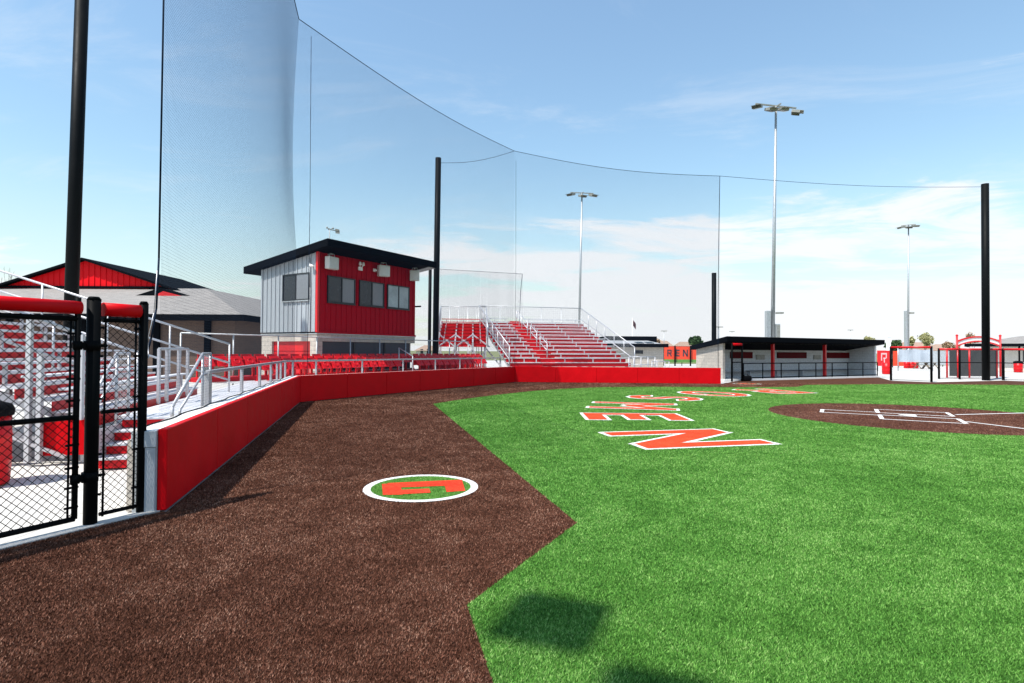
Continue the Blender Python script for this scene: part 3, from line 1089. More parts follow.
# ---- stadium seats
def make_seat():
    t = thing('stadium_seat', 'x', 'seat', (0, 0, 0), 'red stadium seats in front of the press box')
    mb = MB()      # backrest: curved shell with a rolled top
    n = 7
    for i in range(n):
        a0_, a1_ = -0.22 + .44 * i / n, -0.22 + .44 * (i + 1) / n
        c = lambda x: .05 * (x / .22) ** 2
        for z0_, z1_, y in ((.40, .62, .0), (.62, .82, .035)):
            y1 = y + .035
            mb.hexa([(a0_, -c(a0_) + y, z0_), (a1_, -c(a1_) + y, z0_), (a1_, -c(a1_) + y + .025, z0_), (a0_, -c(a0_) + y + .025, z0_),
                     (a0_, -c(a0_) + y1, z1_), (a1_, -c(a1_) + y1, z1_), (a1_, -c(a1_) + y1 + .025, z1_), (a0_, -c(a0_) + y1 + .025, z1_)])
    mb.build('backrest', M_redplastic, t)
    mb = MB()      # folded-up seat pan, tilted, with its ring rib
    mb.hexa([(-.22, -.36, .40), (.22, -.36, .40), (.22, -.28, .38), (-.22, -.28, .38), (-.21, -.10, .74), (.21, -.10, .74), (.21, -.05, .74), (-.21, -.05, .74)])
    for i in range(14):
        w0, w1 = 2 * math.pi * i / 14, 2 * math.pi * (i + 1) / 14
        mb.tube((.10 * math.cos(w0), -.235 + .069 * math.sin(w0), .57 + .09 * math.sin(w0)), (.10 * math.cos(w1), -.235 + .069 * math.sin(w1), .57 + .09 * math.sin(w1)), .02, n=6, caps=False)
    mb.build('seat_pan', M_redplastic, t, .02)
    for sx in (-.25, .25):
        mb = MB(); mb.beam((sx, -.2, .62), (sx, .02, .64), .045, .03); mb.beam((sx, -.02, 0), (sx, -.02, .62), .04, .06); mb.beam((sx, -.14, 0.012), (sx, .1, .012), .06, .02)
        mb.build('armrest', M_redplastic, t)
    return t


seat0 = make_seat()
first = True
rot = -rad(FB.az) + math.pi / 2 + math.pi     # backs away from the field
for row, (v, z, us) in enumerate(((2.15, DZ + .006, [0.15 + .555 * i for i in range(28) if not 13.6 <= i <= 15.4]), (2.98, DZ + .156, [-1.6 + .555 * i for i in range(33)]))):
    for j, u in enumerate(us):
        s = seat0 if first else copy_tree(seat0)
        first = False
        s.location = FB.P(u, v, z)
        s.rotation_euler = (0, 0, math.radians(-FB.az) + math.pi / 2)
        # seat front looks along -v of the frame (towards the field)
        lit = u < 6.6
        s['label'] = ('red plastic stadium seat in the front row facing the field, ' if row == 0 else 'red plastic stadium seat in the back row under the railing, ') + ('in sunlight' if lit else 'in the press box shade')
mb = MB()
mb.fbox(FB, -1.9, 16.6, 2.62, 3.5, DZ + .008, DZ + .155)
mb.fbox(FB, 11.0, 16.6, 3.5, 3.53, 0.0, 1.12)  # invented back panel, added to cover the sunlit concrete behind the seats
tag(mb.build('seat_platform', M_redriser), 'long red fronted step under the back row of seats', 'platform')

# ================================================================== press box
K = Vector((V(317, 340, 25).x, 25, 0))
FP = Frame(K, 31)
PL, PW = 6.5, 3.85
box = thing('press_box', 'two storey press box with red and grey siding and dark sloping roof', 'press box', tuple(FP.P(3, 2)))
ZB, ZF, ZR = 2.63, 6.22, 5.68     # bottom of siding, front and rear eaves
# storey walls
mb = MB()
c = [FP.P(0, 0), FP.P(PL, 0), FP.P(PL, PW), FP.P(0, PW)]
mb.quad(*[Vector((p.x, p.y, z)) for p, z in ((c[0], ZB), (c[1], ZB), (c[1], ZF), (c[0], ZF))])
t = .0
u = .12
while u < PL - .05:      # standing seams
    mb.fbox(FP, u, u + .045, -.035, 0.004, ZB, ZF)
    u += .31
mb.fbox(FP, -.04, PL + .02, -.05, -.036, ZB - .06, ZB + .02)
mb.build('red_siding', M_redsiding, box)
mb = MB()
mb.quad(*[Vector((p.x, p.y, z)) for p, z in ((c[3], ZB), (c[0], ZB), (c[0], ZF), (c[3], ZR))])
mb.quad(*[Vector((p.x, p.y, z)) for p, z in ((c[1], ZB), (c[2], ZB), (c[2], ZR), (c[1], ZF))])
mb.quad(*[Vector((p.x, p.y, z)) for p, z in ((c[2], ZB), (c[3], ZB), (c[3], ZR), (c[2], ZR))])
v = .12
while v < PW - .05:
    zt_ = ZF + (ZR - ZF) * v / PW
    mb.hexa([Vector((p.x, p.y, z)) for p, z in ((FP.P(-.032, v), ZB), (FP.P(0.003, v), ZB), (FP.P(0.003, v + .04), ZB), (FP.P(-.032, v + .04), ZB),
                                              (FP.P(-.032, v), zt_), (FP.P(0.003, v), zt_), (FP.P(0.003, v + .04), zt_), (FP.P(-.032, v + .04), zt_))])
    v += .305
mb.build('grey_siding', M_greysiding, box)
mb = MB(); mb.fbox(FP, -.05, .06, -.055, .07, ZB - .02, ZF)
mb.build('corner_trim', M_redpaint, box)
mb = MB(); mb.fbox(FP, -.055, 0.0, PW - .06, PW + .03, ZB, ZR); mb.build('corner_trim', M_greysiding, box)
mb = MB(); mb.fbox(FP, -.045, PL + .02, -.048, PW + .02, ZB - .10, ZB - .062); mb.build('base_trim', M_galv, box)
# ground storey of blocks
mb = MB()
mb.fbox(FP, 0, .3, .0, .45, 0, ZB - .42)
mb.fbox(FP, 0, .3, PW - .75, PW, 0, ZB - .42)
mb.fbox(FP, 0, PL, 0.0, .3, 0, .9)
mb.fbox(FP, PL - .3, PL, .3, PW, 0, ZB - .42)
mb.fbox(FP, .3, PL - .3, PW - .3, PW, 0, ZB - .42)
mb.fbox(FP, -.002, PL + .002, -.002, PW + .002, ZB - .42, ZB - .1)
mb.build('block_wall', M_block, box)
for a, b in ((.33, 2.15), (2.25, 4.2), (4.3, 6.15)):
    mb = MB(); mb.fbox(FP, a, b, .06, .12, .9, ZB - .42)
    mb.build('shutter', M_shutter, box)
mb = MB()
for u in (2.15, 4.2): mb.fbox(FP, u, u + .1, .01, .14, .9, ZB - .42)
mb.build('shutter_post', M_frameblk, box)
mb = MB(); mb.fbox(FP, .10, .16, .45, PW - .75, 0, ZB - .42)
dr = mb.build('overhead_door', M_redpaint, box)
mb = MB()
for i in range(4):
    mb.fbox(FP, .085, .099, .47, PW - .77, .25 + .5 * i, .28 + .5 * i)
mb.build('door_rib', M_redsiding, dr)
# roof: single slope, overhanging
ou0, ou1, ov0, ov1 = -.30, PL + .62, -.95, PW + 1.05
slope = (ZF - ZR) / PW
zr = lambda v: ZF - slope * v
q = [FP.P(ou0, ov0), FP.P(ou1, ov0), FP.P(ou1, ov1), FP.P(ou0, ov1)]
vs = [ov0, ov0, ov1, ov1]
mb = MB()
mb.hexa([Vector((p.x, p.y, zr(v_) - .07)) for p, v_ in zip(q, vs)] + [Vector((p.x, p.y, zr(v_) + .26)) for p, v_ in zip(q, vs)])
roof = mb.build('roof', M_fascia, box, .015)  # dark colour underneath also carries the shade below the front eaves
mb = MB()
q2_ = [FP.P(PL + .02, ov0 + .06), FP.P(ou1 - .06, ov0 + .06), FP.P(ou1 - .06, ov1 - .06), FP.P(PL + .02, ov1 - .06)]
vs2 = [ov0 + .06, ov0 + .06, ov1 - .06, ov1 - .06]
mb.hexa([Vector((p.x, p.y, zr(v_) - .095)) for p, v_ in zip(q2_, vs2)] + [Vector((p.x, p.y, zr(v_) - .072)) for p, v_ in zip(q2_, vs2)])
mb.build('lit_soffit', M_greysiding, roof)  # pale panel at the far end only, colours in the lit underside


def sash(parent, F, side, a, b, z0, z1, pl, pr):
    """sliding window; side 'u' on the red face, 'v' on the grey face"""
    def bx(mb, a0_, a1_, d0, d1, zz0, zz1):
        if side == 'u': mb.fbox(F, a0_, a1_, d0, d1, zz0, zz1)
        else: mb.fbox(F, d0, d1, a0_, a1_, zz0, zz1)
    mb = MB()
    for (x0, x1, y0, y1) in ((a, b, z0, z0 + .05), (a, b, z1 - .05, z1), (a, a + .05, z0 + .05, z1 - .05), (b - .05, b, z0 + .05, z1 - .05), ((a + b) / 2 - .03, (a + b) / 2 + .03, z0 + .05, z1 - .05)):
        bx(mb, x0, x1, -.075, -.005, y0, y1)
    w = mb.build('window', M_frameblk, parent)
    mb = MB(); bx(mb, a - .02, b + .02, -.09, -.004, z0 - .05, z0 - .002)
    mb.build('sill', M_galv if side == 'v' else M_frameblk, w)
    mid = (a + b) / 2
    for (x0, x1, mt, dd) in ((a + .05, mid - .03, pl, -.05), (mid + .03, b - .05, pr, -.04)):
        mb = MB(); bx(mb, x0, x1, dd, dd + .012, z0 + .05, z1 - .05)
        mb.build('pane', mt, w)


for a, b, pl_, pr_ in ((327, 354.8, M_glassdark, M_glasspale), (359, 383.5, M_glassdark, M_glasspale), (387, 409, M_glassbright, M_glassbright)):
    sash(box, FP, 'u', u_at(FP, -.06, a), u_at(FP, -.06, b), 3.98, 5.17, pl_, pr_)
sash(box, FP, 'v', .48, 2.3, 4.05, 5.27, M_glasspale, M_glassdark)
mb = MB(); mb.beam(FP.P(PL + .35, -.1, 4.22), FP.P(PL - .1, .2, 4.18), .10, .08)
mb.build('side_bracket', M_blackmatte, box)
mb = MB(); mb.path([FP.P(-.04, .42, ZB), FP.P(-.06, .42, 4.6), FP.P(-.05, .46, 5.9)], .014, 6); mb.build('conduit', M_galv, box)


def speaker(u, v, z, yaw, w, h, label):
    F = Frame(FP.P(u, v), FP.az + yaw)
    t = thing('loudspeaker', label, 'speaker', tuple(FP.P(u, v, z)), 'off-white loudspeakers on the press box')
    mb = MB(); mb.fbox(F, -w / 2, w / 2, -.14, .14, z, z + h); mb.build('cabinet', M_speaker, t, .03)
    mb = MB(); mb.fbox(F, -w / 2 + .05, w / 2 - .05, -.152, -.142, z + .05, z + h - .05); mb.build('grille', M_speaker, t)
    mb = MB(); mb.path([F.P(-w * .3, 0, z + h), F.P(-w * .22, 0, z + h + .14), F.P(w * .22, 0, z + h + .14), F.P(w * .3, 0, z + h)], .018, 8)
    mb.beam(F.P(0, 0, z + h + .12), F.P(0, .22, z + h + .12), .06); mb.build('bracket', M_galv, t)


speaker(u_at(FP, -.3, 331), -.30, 5.42, -8, .62, .55, 'square off-white loudspeaker above the first red-wall window by the corner')
speaker(u_at(FP, -.3, 382.8), -.30, 5.47, 22, .58, .55, 'tilted off-white loudspeaker above the middle red-wall window')
speaker(u_at(FP, -.36, 414), -.36, 5.5, 50, .5, .55, 'off-white loudspeaker at the far end of the red wall, turned sideways')
UF = u_at(FP, -.1, 360)
UL = u_at(FP, -.1, 374)
fl = thing('floodlight', 'white twin floodlight on the red wall between the speakers', 'light', tuple(FP.P(2.2, -.1, 5.5)))
mb = MB(); mb.fbox(FP, UF - .13, UF + .13, -.10, -.037, 5.62, 5.80); mb.build('back_box', M_white, fl, .02)
for du in (-.1, .1):
    mb = MB(); p = FP.P(UF + du, -.16, 5.86); mb.tube(p, p + Vector((0, 0, .16)), .07, .05, n=12); mb.tube(FP.P(UF + du * .5, -.1, 5.78), p, .02, n=8); mb.build('lamp_head', M_white, fl)
mb = MB(); mb.fbox(FP, UL - .06, UL + .06, -.12, -.037, 5.68, 5.82); mb.fbox(FP, UL - .03, UL + .03, -.20, -.121, 5.70, 5.78)
tag(mb.build('wall_light', M_white), 'small white fixture beside the tilted speaker on the red wall', 'light')
cam_ = thing('security_camera', 'white security camera high on the grey siding near the corner', 'camera', tuple(FP.P(-.1, .3, 5.5)))
mb = MB(); mb.tube(FP.P(-.034, .3, 5.55), FP.P(-.16, .28, 5.55), .05, n=12); mb.build('mount', M_white, cam_)
mb = MB(); mb.tube(FP.P(-.16, .34, 5.55), FP.P(-.20, .08, 5.50), .055, n=12); mb.ball(FP.P(-.2, .08, 5.5), .05); mb.build('camera_head', M_white, cam_)
wv = thing('weather_vane', 'small weather station on a thin mast on the press box roof', 'weather station', tuple(FP.P(.0, .3, zr(.3) + .26)))
p = FP.P(.28, -.4, zr(-.4) + .25)
mb = MB(); mb.tube(p, p + Vector((0, 0, .62)), .022, n=8); mb.build('mast', M_white, wv)
mb = MB()
pt = p + Vector((0, 0, .62))
mb.tube(pt, pt + Vector((.38, .1, -.06)), .02, n=8)
mb.hexa([pt + Vector(q) for q in ((.25, .06, -.16), (.42, .1, -.16), (.42, .12, -.16), (.25, .08, -.16), (.22, .06, .05), (.4, .1, .02), (.4, .12, .02), (.22, .08, .05))])
for a in range(3):
    w = a * 2.1
    mb.tube(pt, pt + Vector((.14 * math.cos(w), .14 * math.sin(w), .05)), .012, n=6); mb.ball(pt + Vector((.15 * math.cos(w), .15 * math.sin(w), .05)), .045)
mb.build('vane', M_lampshell, wv)


# ================================================================== far bleachers
def far_bleacher(name, label, F, width, rows, z0, rise, dep, aisle, support, plank=None):
    plank = plank or M_aluplank
    t = thing(name, label, 'bleacher', tuple(F.P(width / 2, rows * dep / 2)), 'aluminium bleachers')
    for k in range(rows):
        v, z = dep * k, z0 + rise * k
        mb = MB()
        mb.fbox(F, 0, width, v, v + .02, z - rise + .005, z - .034)
        mb.build('riser', M_redriser, t)
        mb = MB(); mb.fbox(F, 0, width, v - .03, v + dep - .035, z - .03, z - .002)
        mb.build('footboard', plank, t)
        mb = MB()
        for a, b in (((0, aisle[0]), (aisle[1], width)) if aisle else ((0, width),)):
            mb.fbox(F, a + .02, b - .02, v + .26, v + .54, z + .395 - rise * .4, z + .44 - rise * .4)
        mb.build('seat_plank', plank, t)
        for a, b in (((0, aisle[0]), (aisle[1], width)) if aisle else ((0, width),)):
            for q_ in range(3):
                x = a + (b - a) * (.12 + .38 * q_)
                mb = MB(); mb.beam(F.P(x, v + .26, z), F.P(x, v + .26, z + .4 - rise * .4), .06, .03)
                mb.build('bracket', M_alu, t)
    if aisle:
        for k in range(rows):
            v, z = dep * k, z0 + rise * k
            mb = MB(); mb.fbox(F, aisle[0] + .05, aisle[1] - .05, v - .16, v + .3, z - rise * .45, z - rise * .45 + .04); mb.fbox(F, aisle[0] + .05, aisle[1] - .05, v + .24, v + .29, z + .002, z + rise * .5)
            mb.build('aisle_step', M_redriser, t)
        xm = (aisle[0] + aisle[1]) / 2 + .1
        for k in range(1, rows - 1, 3):
            v, z = dep * k, z0 + rise * k
            mb = MB()
            e = min(2, rows - 1 - k)
            for h in (.95, .5):
                mb.tube(F.P(xm, v, z + h), F.P(xm, v + dep * e, z + rise * e + h), .03, n=8)
            for i in (0, e): mb.tube(F.P(xm, v + dep * i, z + rise * i - .02), F.P(xm, v + dep * i, z + rise * i + .95), .03, n=8)
            mb.build('aisle_rail', M_alu, t)
    top = z0 + rise * (rows - 1)
    # side rails with mesh infill, rear rail
    for x in (-.08, width + .08):
        mb = MB()
        pts = [F.P(x, -.4, z0 - rise), F.P(x, -.4, z0 + 1.0), F.P(x, dep * rows, top + 1.3)]
        mb.path(pts, .036, 10)
        mb.tube(F.P(x, -.4, z0 + .2), F.P(x, dep * rows, top + .4), .028, n=8)
        for i in range(1, 7):
            v = -.4 + (dep * rows + .4) * i / 6
            z = z0 + 1.0 + (top + .3 - z0) * i / 6
            mb.tube(F.P(x, v, z - 1.4), F.P(x, v, z), .028, n=8)
        mb.build('side_rail', M_alu, t)
        mb = MB()
        a, b = F.P(x, -.4), F.P(x, dep * rows)
        for i in range(44):
            q_ = a.lerp(b, i / 43)
            z = z0 + 1.0 + (top + .3 - z0) * i / 43
            mb.strip(q_ + Vector((0, 0, z - .9)), q_ + Vector((0, 0, z)), .006)
        for j in range(7):
            mb.strip(a + Vector((0, 0, z0 + .1 + .13 * j)), b + Vector((0, 0, top + .4 + .13 * j)), .006)
        mb.build('side_mesh', M_galv, t)
    mb = MB()
    v = dep * rows
    for h in (1.3, .1):
        mb.tube(F.P(-.08, v, top + h), F.P(width + .08, v, top + h), .03, n=8)
    for i in range(6):
        x = -.08 + (width + .16) * i / 5
        mb.tube(F.P(x, v, 0), F.P(x, v, top + 1.3), .03, n=8)
    mb.build('rear_rail', M_galv, t)
    mb = MB()
    for i in range(int(width / .16)):
        x = width * i / int(width / .16)
        mb.strip(F.P(x, v, top + .1), F.P(x, v, top + 1.3), .004)
    for j in range(8):
        mb.strip(F.P(0, v, top + .1 + .15 * j), F.P(width, v, top + .1 + .15 * j), .004)
    mb.build('rear_mesh', M_galv, t)
    mb = MB()
    if support:
        zf = z0 - rise
        for i, x in enumerate((0.05, width * .36, width * .72, width - .05)):
            mb.beam(F.P(x, .1, 0), F.P(x, .1, zf), .11)
            mb.beam(F.P(x, dep * 4, 0), F.P(x, dep * 4, z0 + rise * 3), .1)
        for i, (x0, x1) in enumerate(((0.05, width * .36), (width * .36, width * .72), (width * .72, width - .05))):
            mb.beam(F.P(x0, -.55, .4), F.P(x1, -.55, 1.95), .08); mb.beam(F.P(x1, -.60, .4), F.P(x0, -.60, 1.95), .08)
            mb.beam(F.P(x0, -.5, 1.3), F.P(x1, -.5, 1.3), .08)
        for x in (0.05, width * .36, width * .72):
            mb.beam(F.P(x, -.5, 0), F.P(x, -.5, 2.35), .12)
            mb.beam(F.P(x, -.5, 2.35), F.P(x, dep * rows - .3, top + .12), .09, .12)
            mb.beam(F.P(x + width * .34, -.45, 2.1), F.P(x, .9, 2.95), .07)
            if x > .1: mb.beam(F.P(x - width * .34, -.47, 2.1), F.P(x, .93, 2.95), .07)
    else:
        for x in (.1, width / 3, width * 2 / 3, width - .1):
            mb.beam(F.P(x, 0.1, 0), F.P(x, .1, z0 - rise), .09)
            mb.beam(F.P(x, dep * rows - .2, 0), F.P(x, dep * rows - .2, top), .1)
            mb.beam(F.P(x, .1, z0 - rise - .1), F.P(x, dep * rows, top - .15), .08, .14)
            mb.beam(F.P(x, .1, .2), F.P(x, dep * rows - .2, top * .6), .07)
    mb.build('understructure', M_alu, t)
    return t


b0 = V(509, 363, 35.2)
FM = Frame(b0, 75)
far_bleacher('bleacher', 'red bleacher rows facing the field with a red centre aisle', FM, 8.25, 12, 1.12, .262, .74, (2.1, 3.15), False)
b1 = V(437.5, 352, 38.5)
FW = Frame(b1, 86)
far_bleacher('bleacher', 'raised red bleacher on white cross braces between press box and aisle bleacher', FW, 3.3, 7, 2.35, .262, .74, None, True, M_redriser)
# low rails right of the far bleacher
lr = thing('ramp_rail', 'low silver ramp railing beside the red aisle bleacher', 'railing', tuple(V(640, 360, 37)))
mb = MB()
def gz(px, Y, z):
    p = V(px, 352, Y); return Vector((p.x, p.y, z))
for h in (1.0, 1.5):
    mb.tube(gz(629, 36.5, h), gz(655, 36.5, h), .03, n=8)
for px in (629, 634, 641, 648, 655): mb.tube(gz(px, 36.5, 0), gz(px, 36.5, 1.5), .035, n=8)
for px in (652, 657, 665, 669): mb.tube(gz(px, 35, 0), gz(px, 35, 1.25), .03, n=8)
mb.tube(gz(652, 35, 1.25), gz(669, 35, 1.25), .03, n=8)
mb.build('rail', M_alu, lr)

# ================================================================== dugout
dl = (DUG1 - DUG0)
FD = Frame(V(723, 381, 36.2), math.degrees(math.atan2(dl.x, dl.y)))
FD.o.z = 0
DL = dl.length + 1.0
DDp = 2.3
dug = thing('dugout', 'long low dugout with black roof, red posts and pale block walls', 'dugout', tuple(FD.P(DL / 2, 1)))
ztf, ztb = 2.84, 2.2
mb = MB()
def tri_wall(u0_, u1_):
    c = [FD.P(u0_, .02), FD.P(u1_, .02), FD.P(u1_, DDp), FD.P(u0_, DDp)]
    zz = [ztf - .3, ztf - .3, ztb - .18, ztb - .18]
    mb.hexa([Vector((p.x, p.y, 0)) for p in c] + [Vector((p.x, p.y, z)) for p, z in zip(c, zz)])
tri_wall(0, .2)
mb.build('side_wall', M_block, dug)
mb = MB(); tri_wall(DL - .2, DL)
mb.build('side_wall', M_blockgrey, dug)
mb = MB(); mb.fbox(FD, .2, DL - .2, DDp - .2, DDp - .003, 0, ztb - .2)
mb.build('back_wall', M_blockgrey, dug)
mb = MB()
c = [FD.P(-.25, -.55), FD.P(DL + .12, -.55), FD.P(DL + .12, DDp + .25), FD.P(-.25, DDp + .25)]
mb.hexa([Vector((p.x, p.y, z)) for p, z in zip(c, (ztf - .34, ztf - .34, ztb - .22, ztb - .22))] + [Vector((p.x, p.y, z)) for p, z in zip(c, (ztf + .0, ztf + .0, ztb + .06, ztb + .06))])
mb.build('roof', M_fascia, dug, .01)
mb = MB(); mb.fbox(FD, -.2, DL + .1, -.3, DDp - .01, -.01, .11)
mb.build('floor_slab', M_cap, dug)
mb = MB(); mb.fbox(FD, .25, DL - .25, -.02, .16, ztf - .43, ztf - .35); mb.build('header_beam', M_beige, dug)
for u in (u_at(FD, 0, 773), u_at(FD, 0, 825)):
    mb = MB(); mb.fbox(FD, u, u + .14, -.02, .18, .11, ztf - .43); mb.build('red_post', M_redpaint, dug)
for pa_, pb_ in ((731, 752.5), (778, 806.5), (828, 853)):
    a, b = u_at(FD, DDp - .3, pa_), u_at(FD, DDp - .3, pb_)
    mb = MB(); mb.fbox(FD, a, b, DDp - .32, DDp - .203, 1.42, 1.86); mb.build('equipment_shelf', M_shadedred, dug)
for a in (u_at(FD, DDp - .3, 757), u_at(FD, DDp - .3, 814.5)):
    mb = MB(); mb.fbox(FD, a, a + .85, DDp - .26, DDp - .203, 1.32, 1.66)
    for i in range(4): mb.fbox(FD, a + .04, a + .81, DDp - .275, DDp - .261, 1.35 + .075 * i, 1.39 + .075 * i)
    mb.build('vent', M_lampshell, dug)
mb = MB(); mb.fbox(FD, 1.4, DL - .6, DDp - .75, DDp - .35, .52, .57)
for i in range(6):
    u = 1.6 + (DL - 2.4) * i / 5; mb.fbox(FD, u, u + .06, DDp - .7, DDp - .4, .11, .52)
mb.build('bench', M_alu, dug)
dr_ = thing('dugout_rail', 'black pipe railing across the front of the dugout', 'railing', tuple(FD.P(DL / 2, -.1)))
mb = MB()
for h in (1.12, .18):
    mb.tube(FD.P(1.7, -.12, h), FD.P(DL - .1, -.12, h), .032, n=8)
mb.tube(FD.P(1.9, -.12, .62), FD.P(DL - .1, -.12, .62), .02, n=8)
for i in range(9):
    u = 1.7 + (DL - 1.8) * i / 8; mb.tube(FD.P(u, -.12, .11), FD.P(u, -.12, 1.12), .035, n=8)
mb.build('rail', M_black, dr_)
dg = thing('dugout_gate', 'tall black gate frame with red top at the near end of the dugout', 'gate', tuple(FD.P(.5, -.4)))
mb = MB()
for u, h in ((.10, 2.4), (1.0, 2.4)): mb.tube(FD.P(u, -.62, 0), FD.P(u, -.62, h), .06, n=10)
mb.tube(FD.P(.1, -.62, 1.2), FD.P(1.0, -.62, 1.2), .03, n=8); mb.build('frame', M_black, dg)
mb = MB(); mb.tube(FD.P(.15, -.62, 2.33), FD.P(.95, -.62, 2.33), .08, n=12); mb.build('top_pad', M_pad, dg)
mb = MB(); chain_link(mb, FD.P(.1, -.62), FD.P(1.0, -.62), .1, 2.25, .09, .004); mb.build('chain_link_mesh', M_black, dg)
bag = thing('equipment_bag', 'small black bag dropped beside the dugout gate', 'bag', tuple(FD.P(1.35, -.5)))
mb = MB(); mb.fbox(FD, 1.15, 1.85, -.7, -.35, .0, .34); mb.build('body', M_blackmatte, bag, .1)
mb = MB(); mb.path([FD.P(1.3, -.5, .33), FD.P(1.42, -.5, .44), FD.P(1.6, -.5, .44), FD.P(1.7, -.5, .33)], .02, 6); mb.build('handle', M_blackmatte, bag)

# ================================================================== right-hand fences, screens, arch
def fence_run(label, pts, h, parent_name='chain_link_fence', postr=.07, mid=1.15, mesh=True, topmat=M_redpaint):
    t = thing(parent_name, label, 'fence', (pts[0].x, pts[0].y, 0))
    for p in pts:
        mb = MB(); mb.tube((p.x, p.y, 0), (p.x, p.y, h), postr, n=12); mb.build('post', M_black, t)
    mb = MB()
    for a, b in zip(pts, pts[1:]): mb.tube((a.x, a.y, h - .07), (b.x, b.y, h - .07), .075, n=10)
    mb.build('top_pad', topmat, t)
    for zz, rr_ in ((mid, .03), (.06, .012)):
        if not zz: continue
        mb = MB()
        for a, b in zip(pts, pts[1:]): mb.tube((a.x, a.y, zz), (b.x, b.y, zz), rr_, n=8)
        mb.build('rail', M_black, t)
    if mesh:
        mb = MB()
        for a, b in zip(pts, pts[1:]): chain_link(mb, a, b, .1, h - .1, .075, .0012)
        mb.build('chain_link_mesh', M_black, t)
    return t


fence_run('black chain-link fence with red rail beyond the far end of dugout', [G(891, 380.3), G(931.5, 382)], 2.3, mid=None)
q0, q1 = G(939, 378.8), G(1003, 380)
fence_run('black chain-link fence with red rail in front of the charcoal screens', [q0, q0.lerp(q1, .33), q0.lerp(q1, .75), q1], 2.22, mid=1.2)
fence_run('black chain-link fence with red rail past the charcoal screens', [G(1003.6, 380.1), G(1045, 381.5), G(1090, 383)], 2.22, mid=1.2)
sc = thing('charcoal_windscreen', 'charcoal fabric screens on red posts behind the black fence', 'screen', tuple(G(970, 377.6)))
s0_, s1_ = G(945.5, 377.6), G(997, 378)
FS = Frame(s0_, math.degrees(math.atan2((s1_ - s0_).x, (s1_ - s0_).y)))
LS = (s1_ - s0_).length
for a, b in ((.08, .22), (.26, .445), (.49, .985)):
    mb = MB(); mb.fbox(FS, LS * a, LS * b, -.02, .02, .12, 2.15); mb.build('fabric_panel', M_greyscreen, sc)
for a in (0.03, .24, .465, 1.0):
    mb = MB(); mb.tube(FS.P(LS * a, 0), FS.P(LS * a, 0, 2.2), .065, n=10); mb.build('red_post', M_redpaint, sc)
# arch
ar = thing('entrance_arch', 'red metal entrance arch rising above the charcoal screens', 'arch', tuple(gz(957, 46, 0)))
zA = V(957, 335.5, 46).z
for px, b in ((957, 0), (1000.3, 0)):
    mb = MB(); mb.tube(gz(px, 46, 0), gz(px, 46, zA), .072, n=12); mb.ball(gz(px, 46, zA), .10); mb.build('arch_post', M_redpaint, ar)
mb = MB()
za, zb_ = V(957, 341.5, 46).z, V(978, 336.8, 46).z
pr = None
for i in range(17):
    t = i / 16
    p = gz(957 + 43.3 * t, 46, za + (zb_ - za) * (1 - (2 * t - 1) ** 2))
    if pr is not None:
        mb.beam(pr, p, .09, .12); mb.beam(pr - Vector((0, 0, .36)), p - Vector((0, 0, .36)), .09, .1)
    pr = p
mb.build('arch_band', M_redpaint, ar)
mb = MB(); pr = None
for i in range(17):
    t = i / 16
    p = gz(957 + 43.3 * t, 46.02, za + (zb_ - za) * (1 - (2 * t - 1) ** 2) - .18)
    if pr is not None: mb.beam(pr, p, .04, .24)
    pr = p
mb.build('arch_panel', M_white, ar)


# ---- barrels and cans
def barrel(label, p, r=.30, h=.9, lid=True, group=None):
    t = thing('trash_barrel', label, 'trash can', (p.x, p.y, 0), group)
    mb = MB()
    mb.lathe((p.x, p.y, 0), [(0, .01), (r * .93, .01), (r * .96, .04), (r, h * .32), (r * 1.04, h * .34), (r * 1.0, h * .36), (r, h * .64), (r * 1.04, h * .66), (r, h * .68), (r * .98, h), (r * .9, h), (r * .88, h - .05)], 24)
    mb.build('drum', M_redplastic, t)
    if lid:
        mb = MB(); mb.lathe((p.x, p.y, 0), [(r * 1.06, h - .06), (r * 1.08, h + .02), (r * .98, h + .09), (r * .55, h + .14), (0, h + .15)], 24); mb.build('lid', M_blackmatte, t)
    return t


barrel('red barrel with black domed lid at the end of the near bleacher', V(-20, 420, 7.6) , .33, .98, True)
barrel('red barrel standing between dugout and fence post', gz(886.5, 50, 0), .36, 1.0, False)
barrel('red barrel with dark lid in front of the cream pavilion', gz(1018, 57, 0), .36, 1.0, True)
for k, px in enumerate((906.5, 911, 915.5)):
    barrel('one of three red barrels in a row below the pale banner', gz(px, 70, 0), .31, .85, False, 'red barrels below the banner')
for px in (922, 930):
    tb = thing('picnic_table', 'weathered picnic table on the concrete below the banner', 'picnic table', tuple(gz(px, 68, 0)), 'picnic tables below the banner')
    FT = Frame(gz(px, 68, 0), 90)
    mb = MB(); mb.fbox(FT, -.75, .75, -.35, .35, .72, .77); mb.build('table_top', M_wood, tb)
    for v in (-.7, .7):
        mb = MB(); mb.fbox(FT, -.75, .75, v - .13, v + .13, .42, .46); mb.build('seat', M_wood, tb)
    for u in (-.55, .55):
        mb = MB(); mb.beam(FT.P(u, -.65, 0), FT.P(u, .2, .72), .08); mb.beam(FT.P(u, .65, 0), FT.P(u, -.2, .715), .08); mb.build('leg', M_wood, tb)

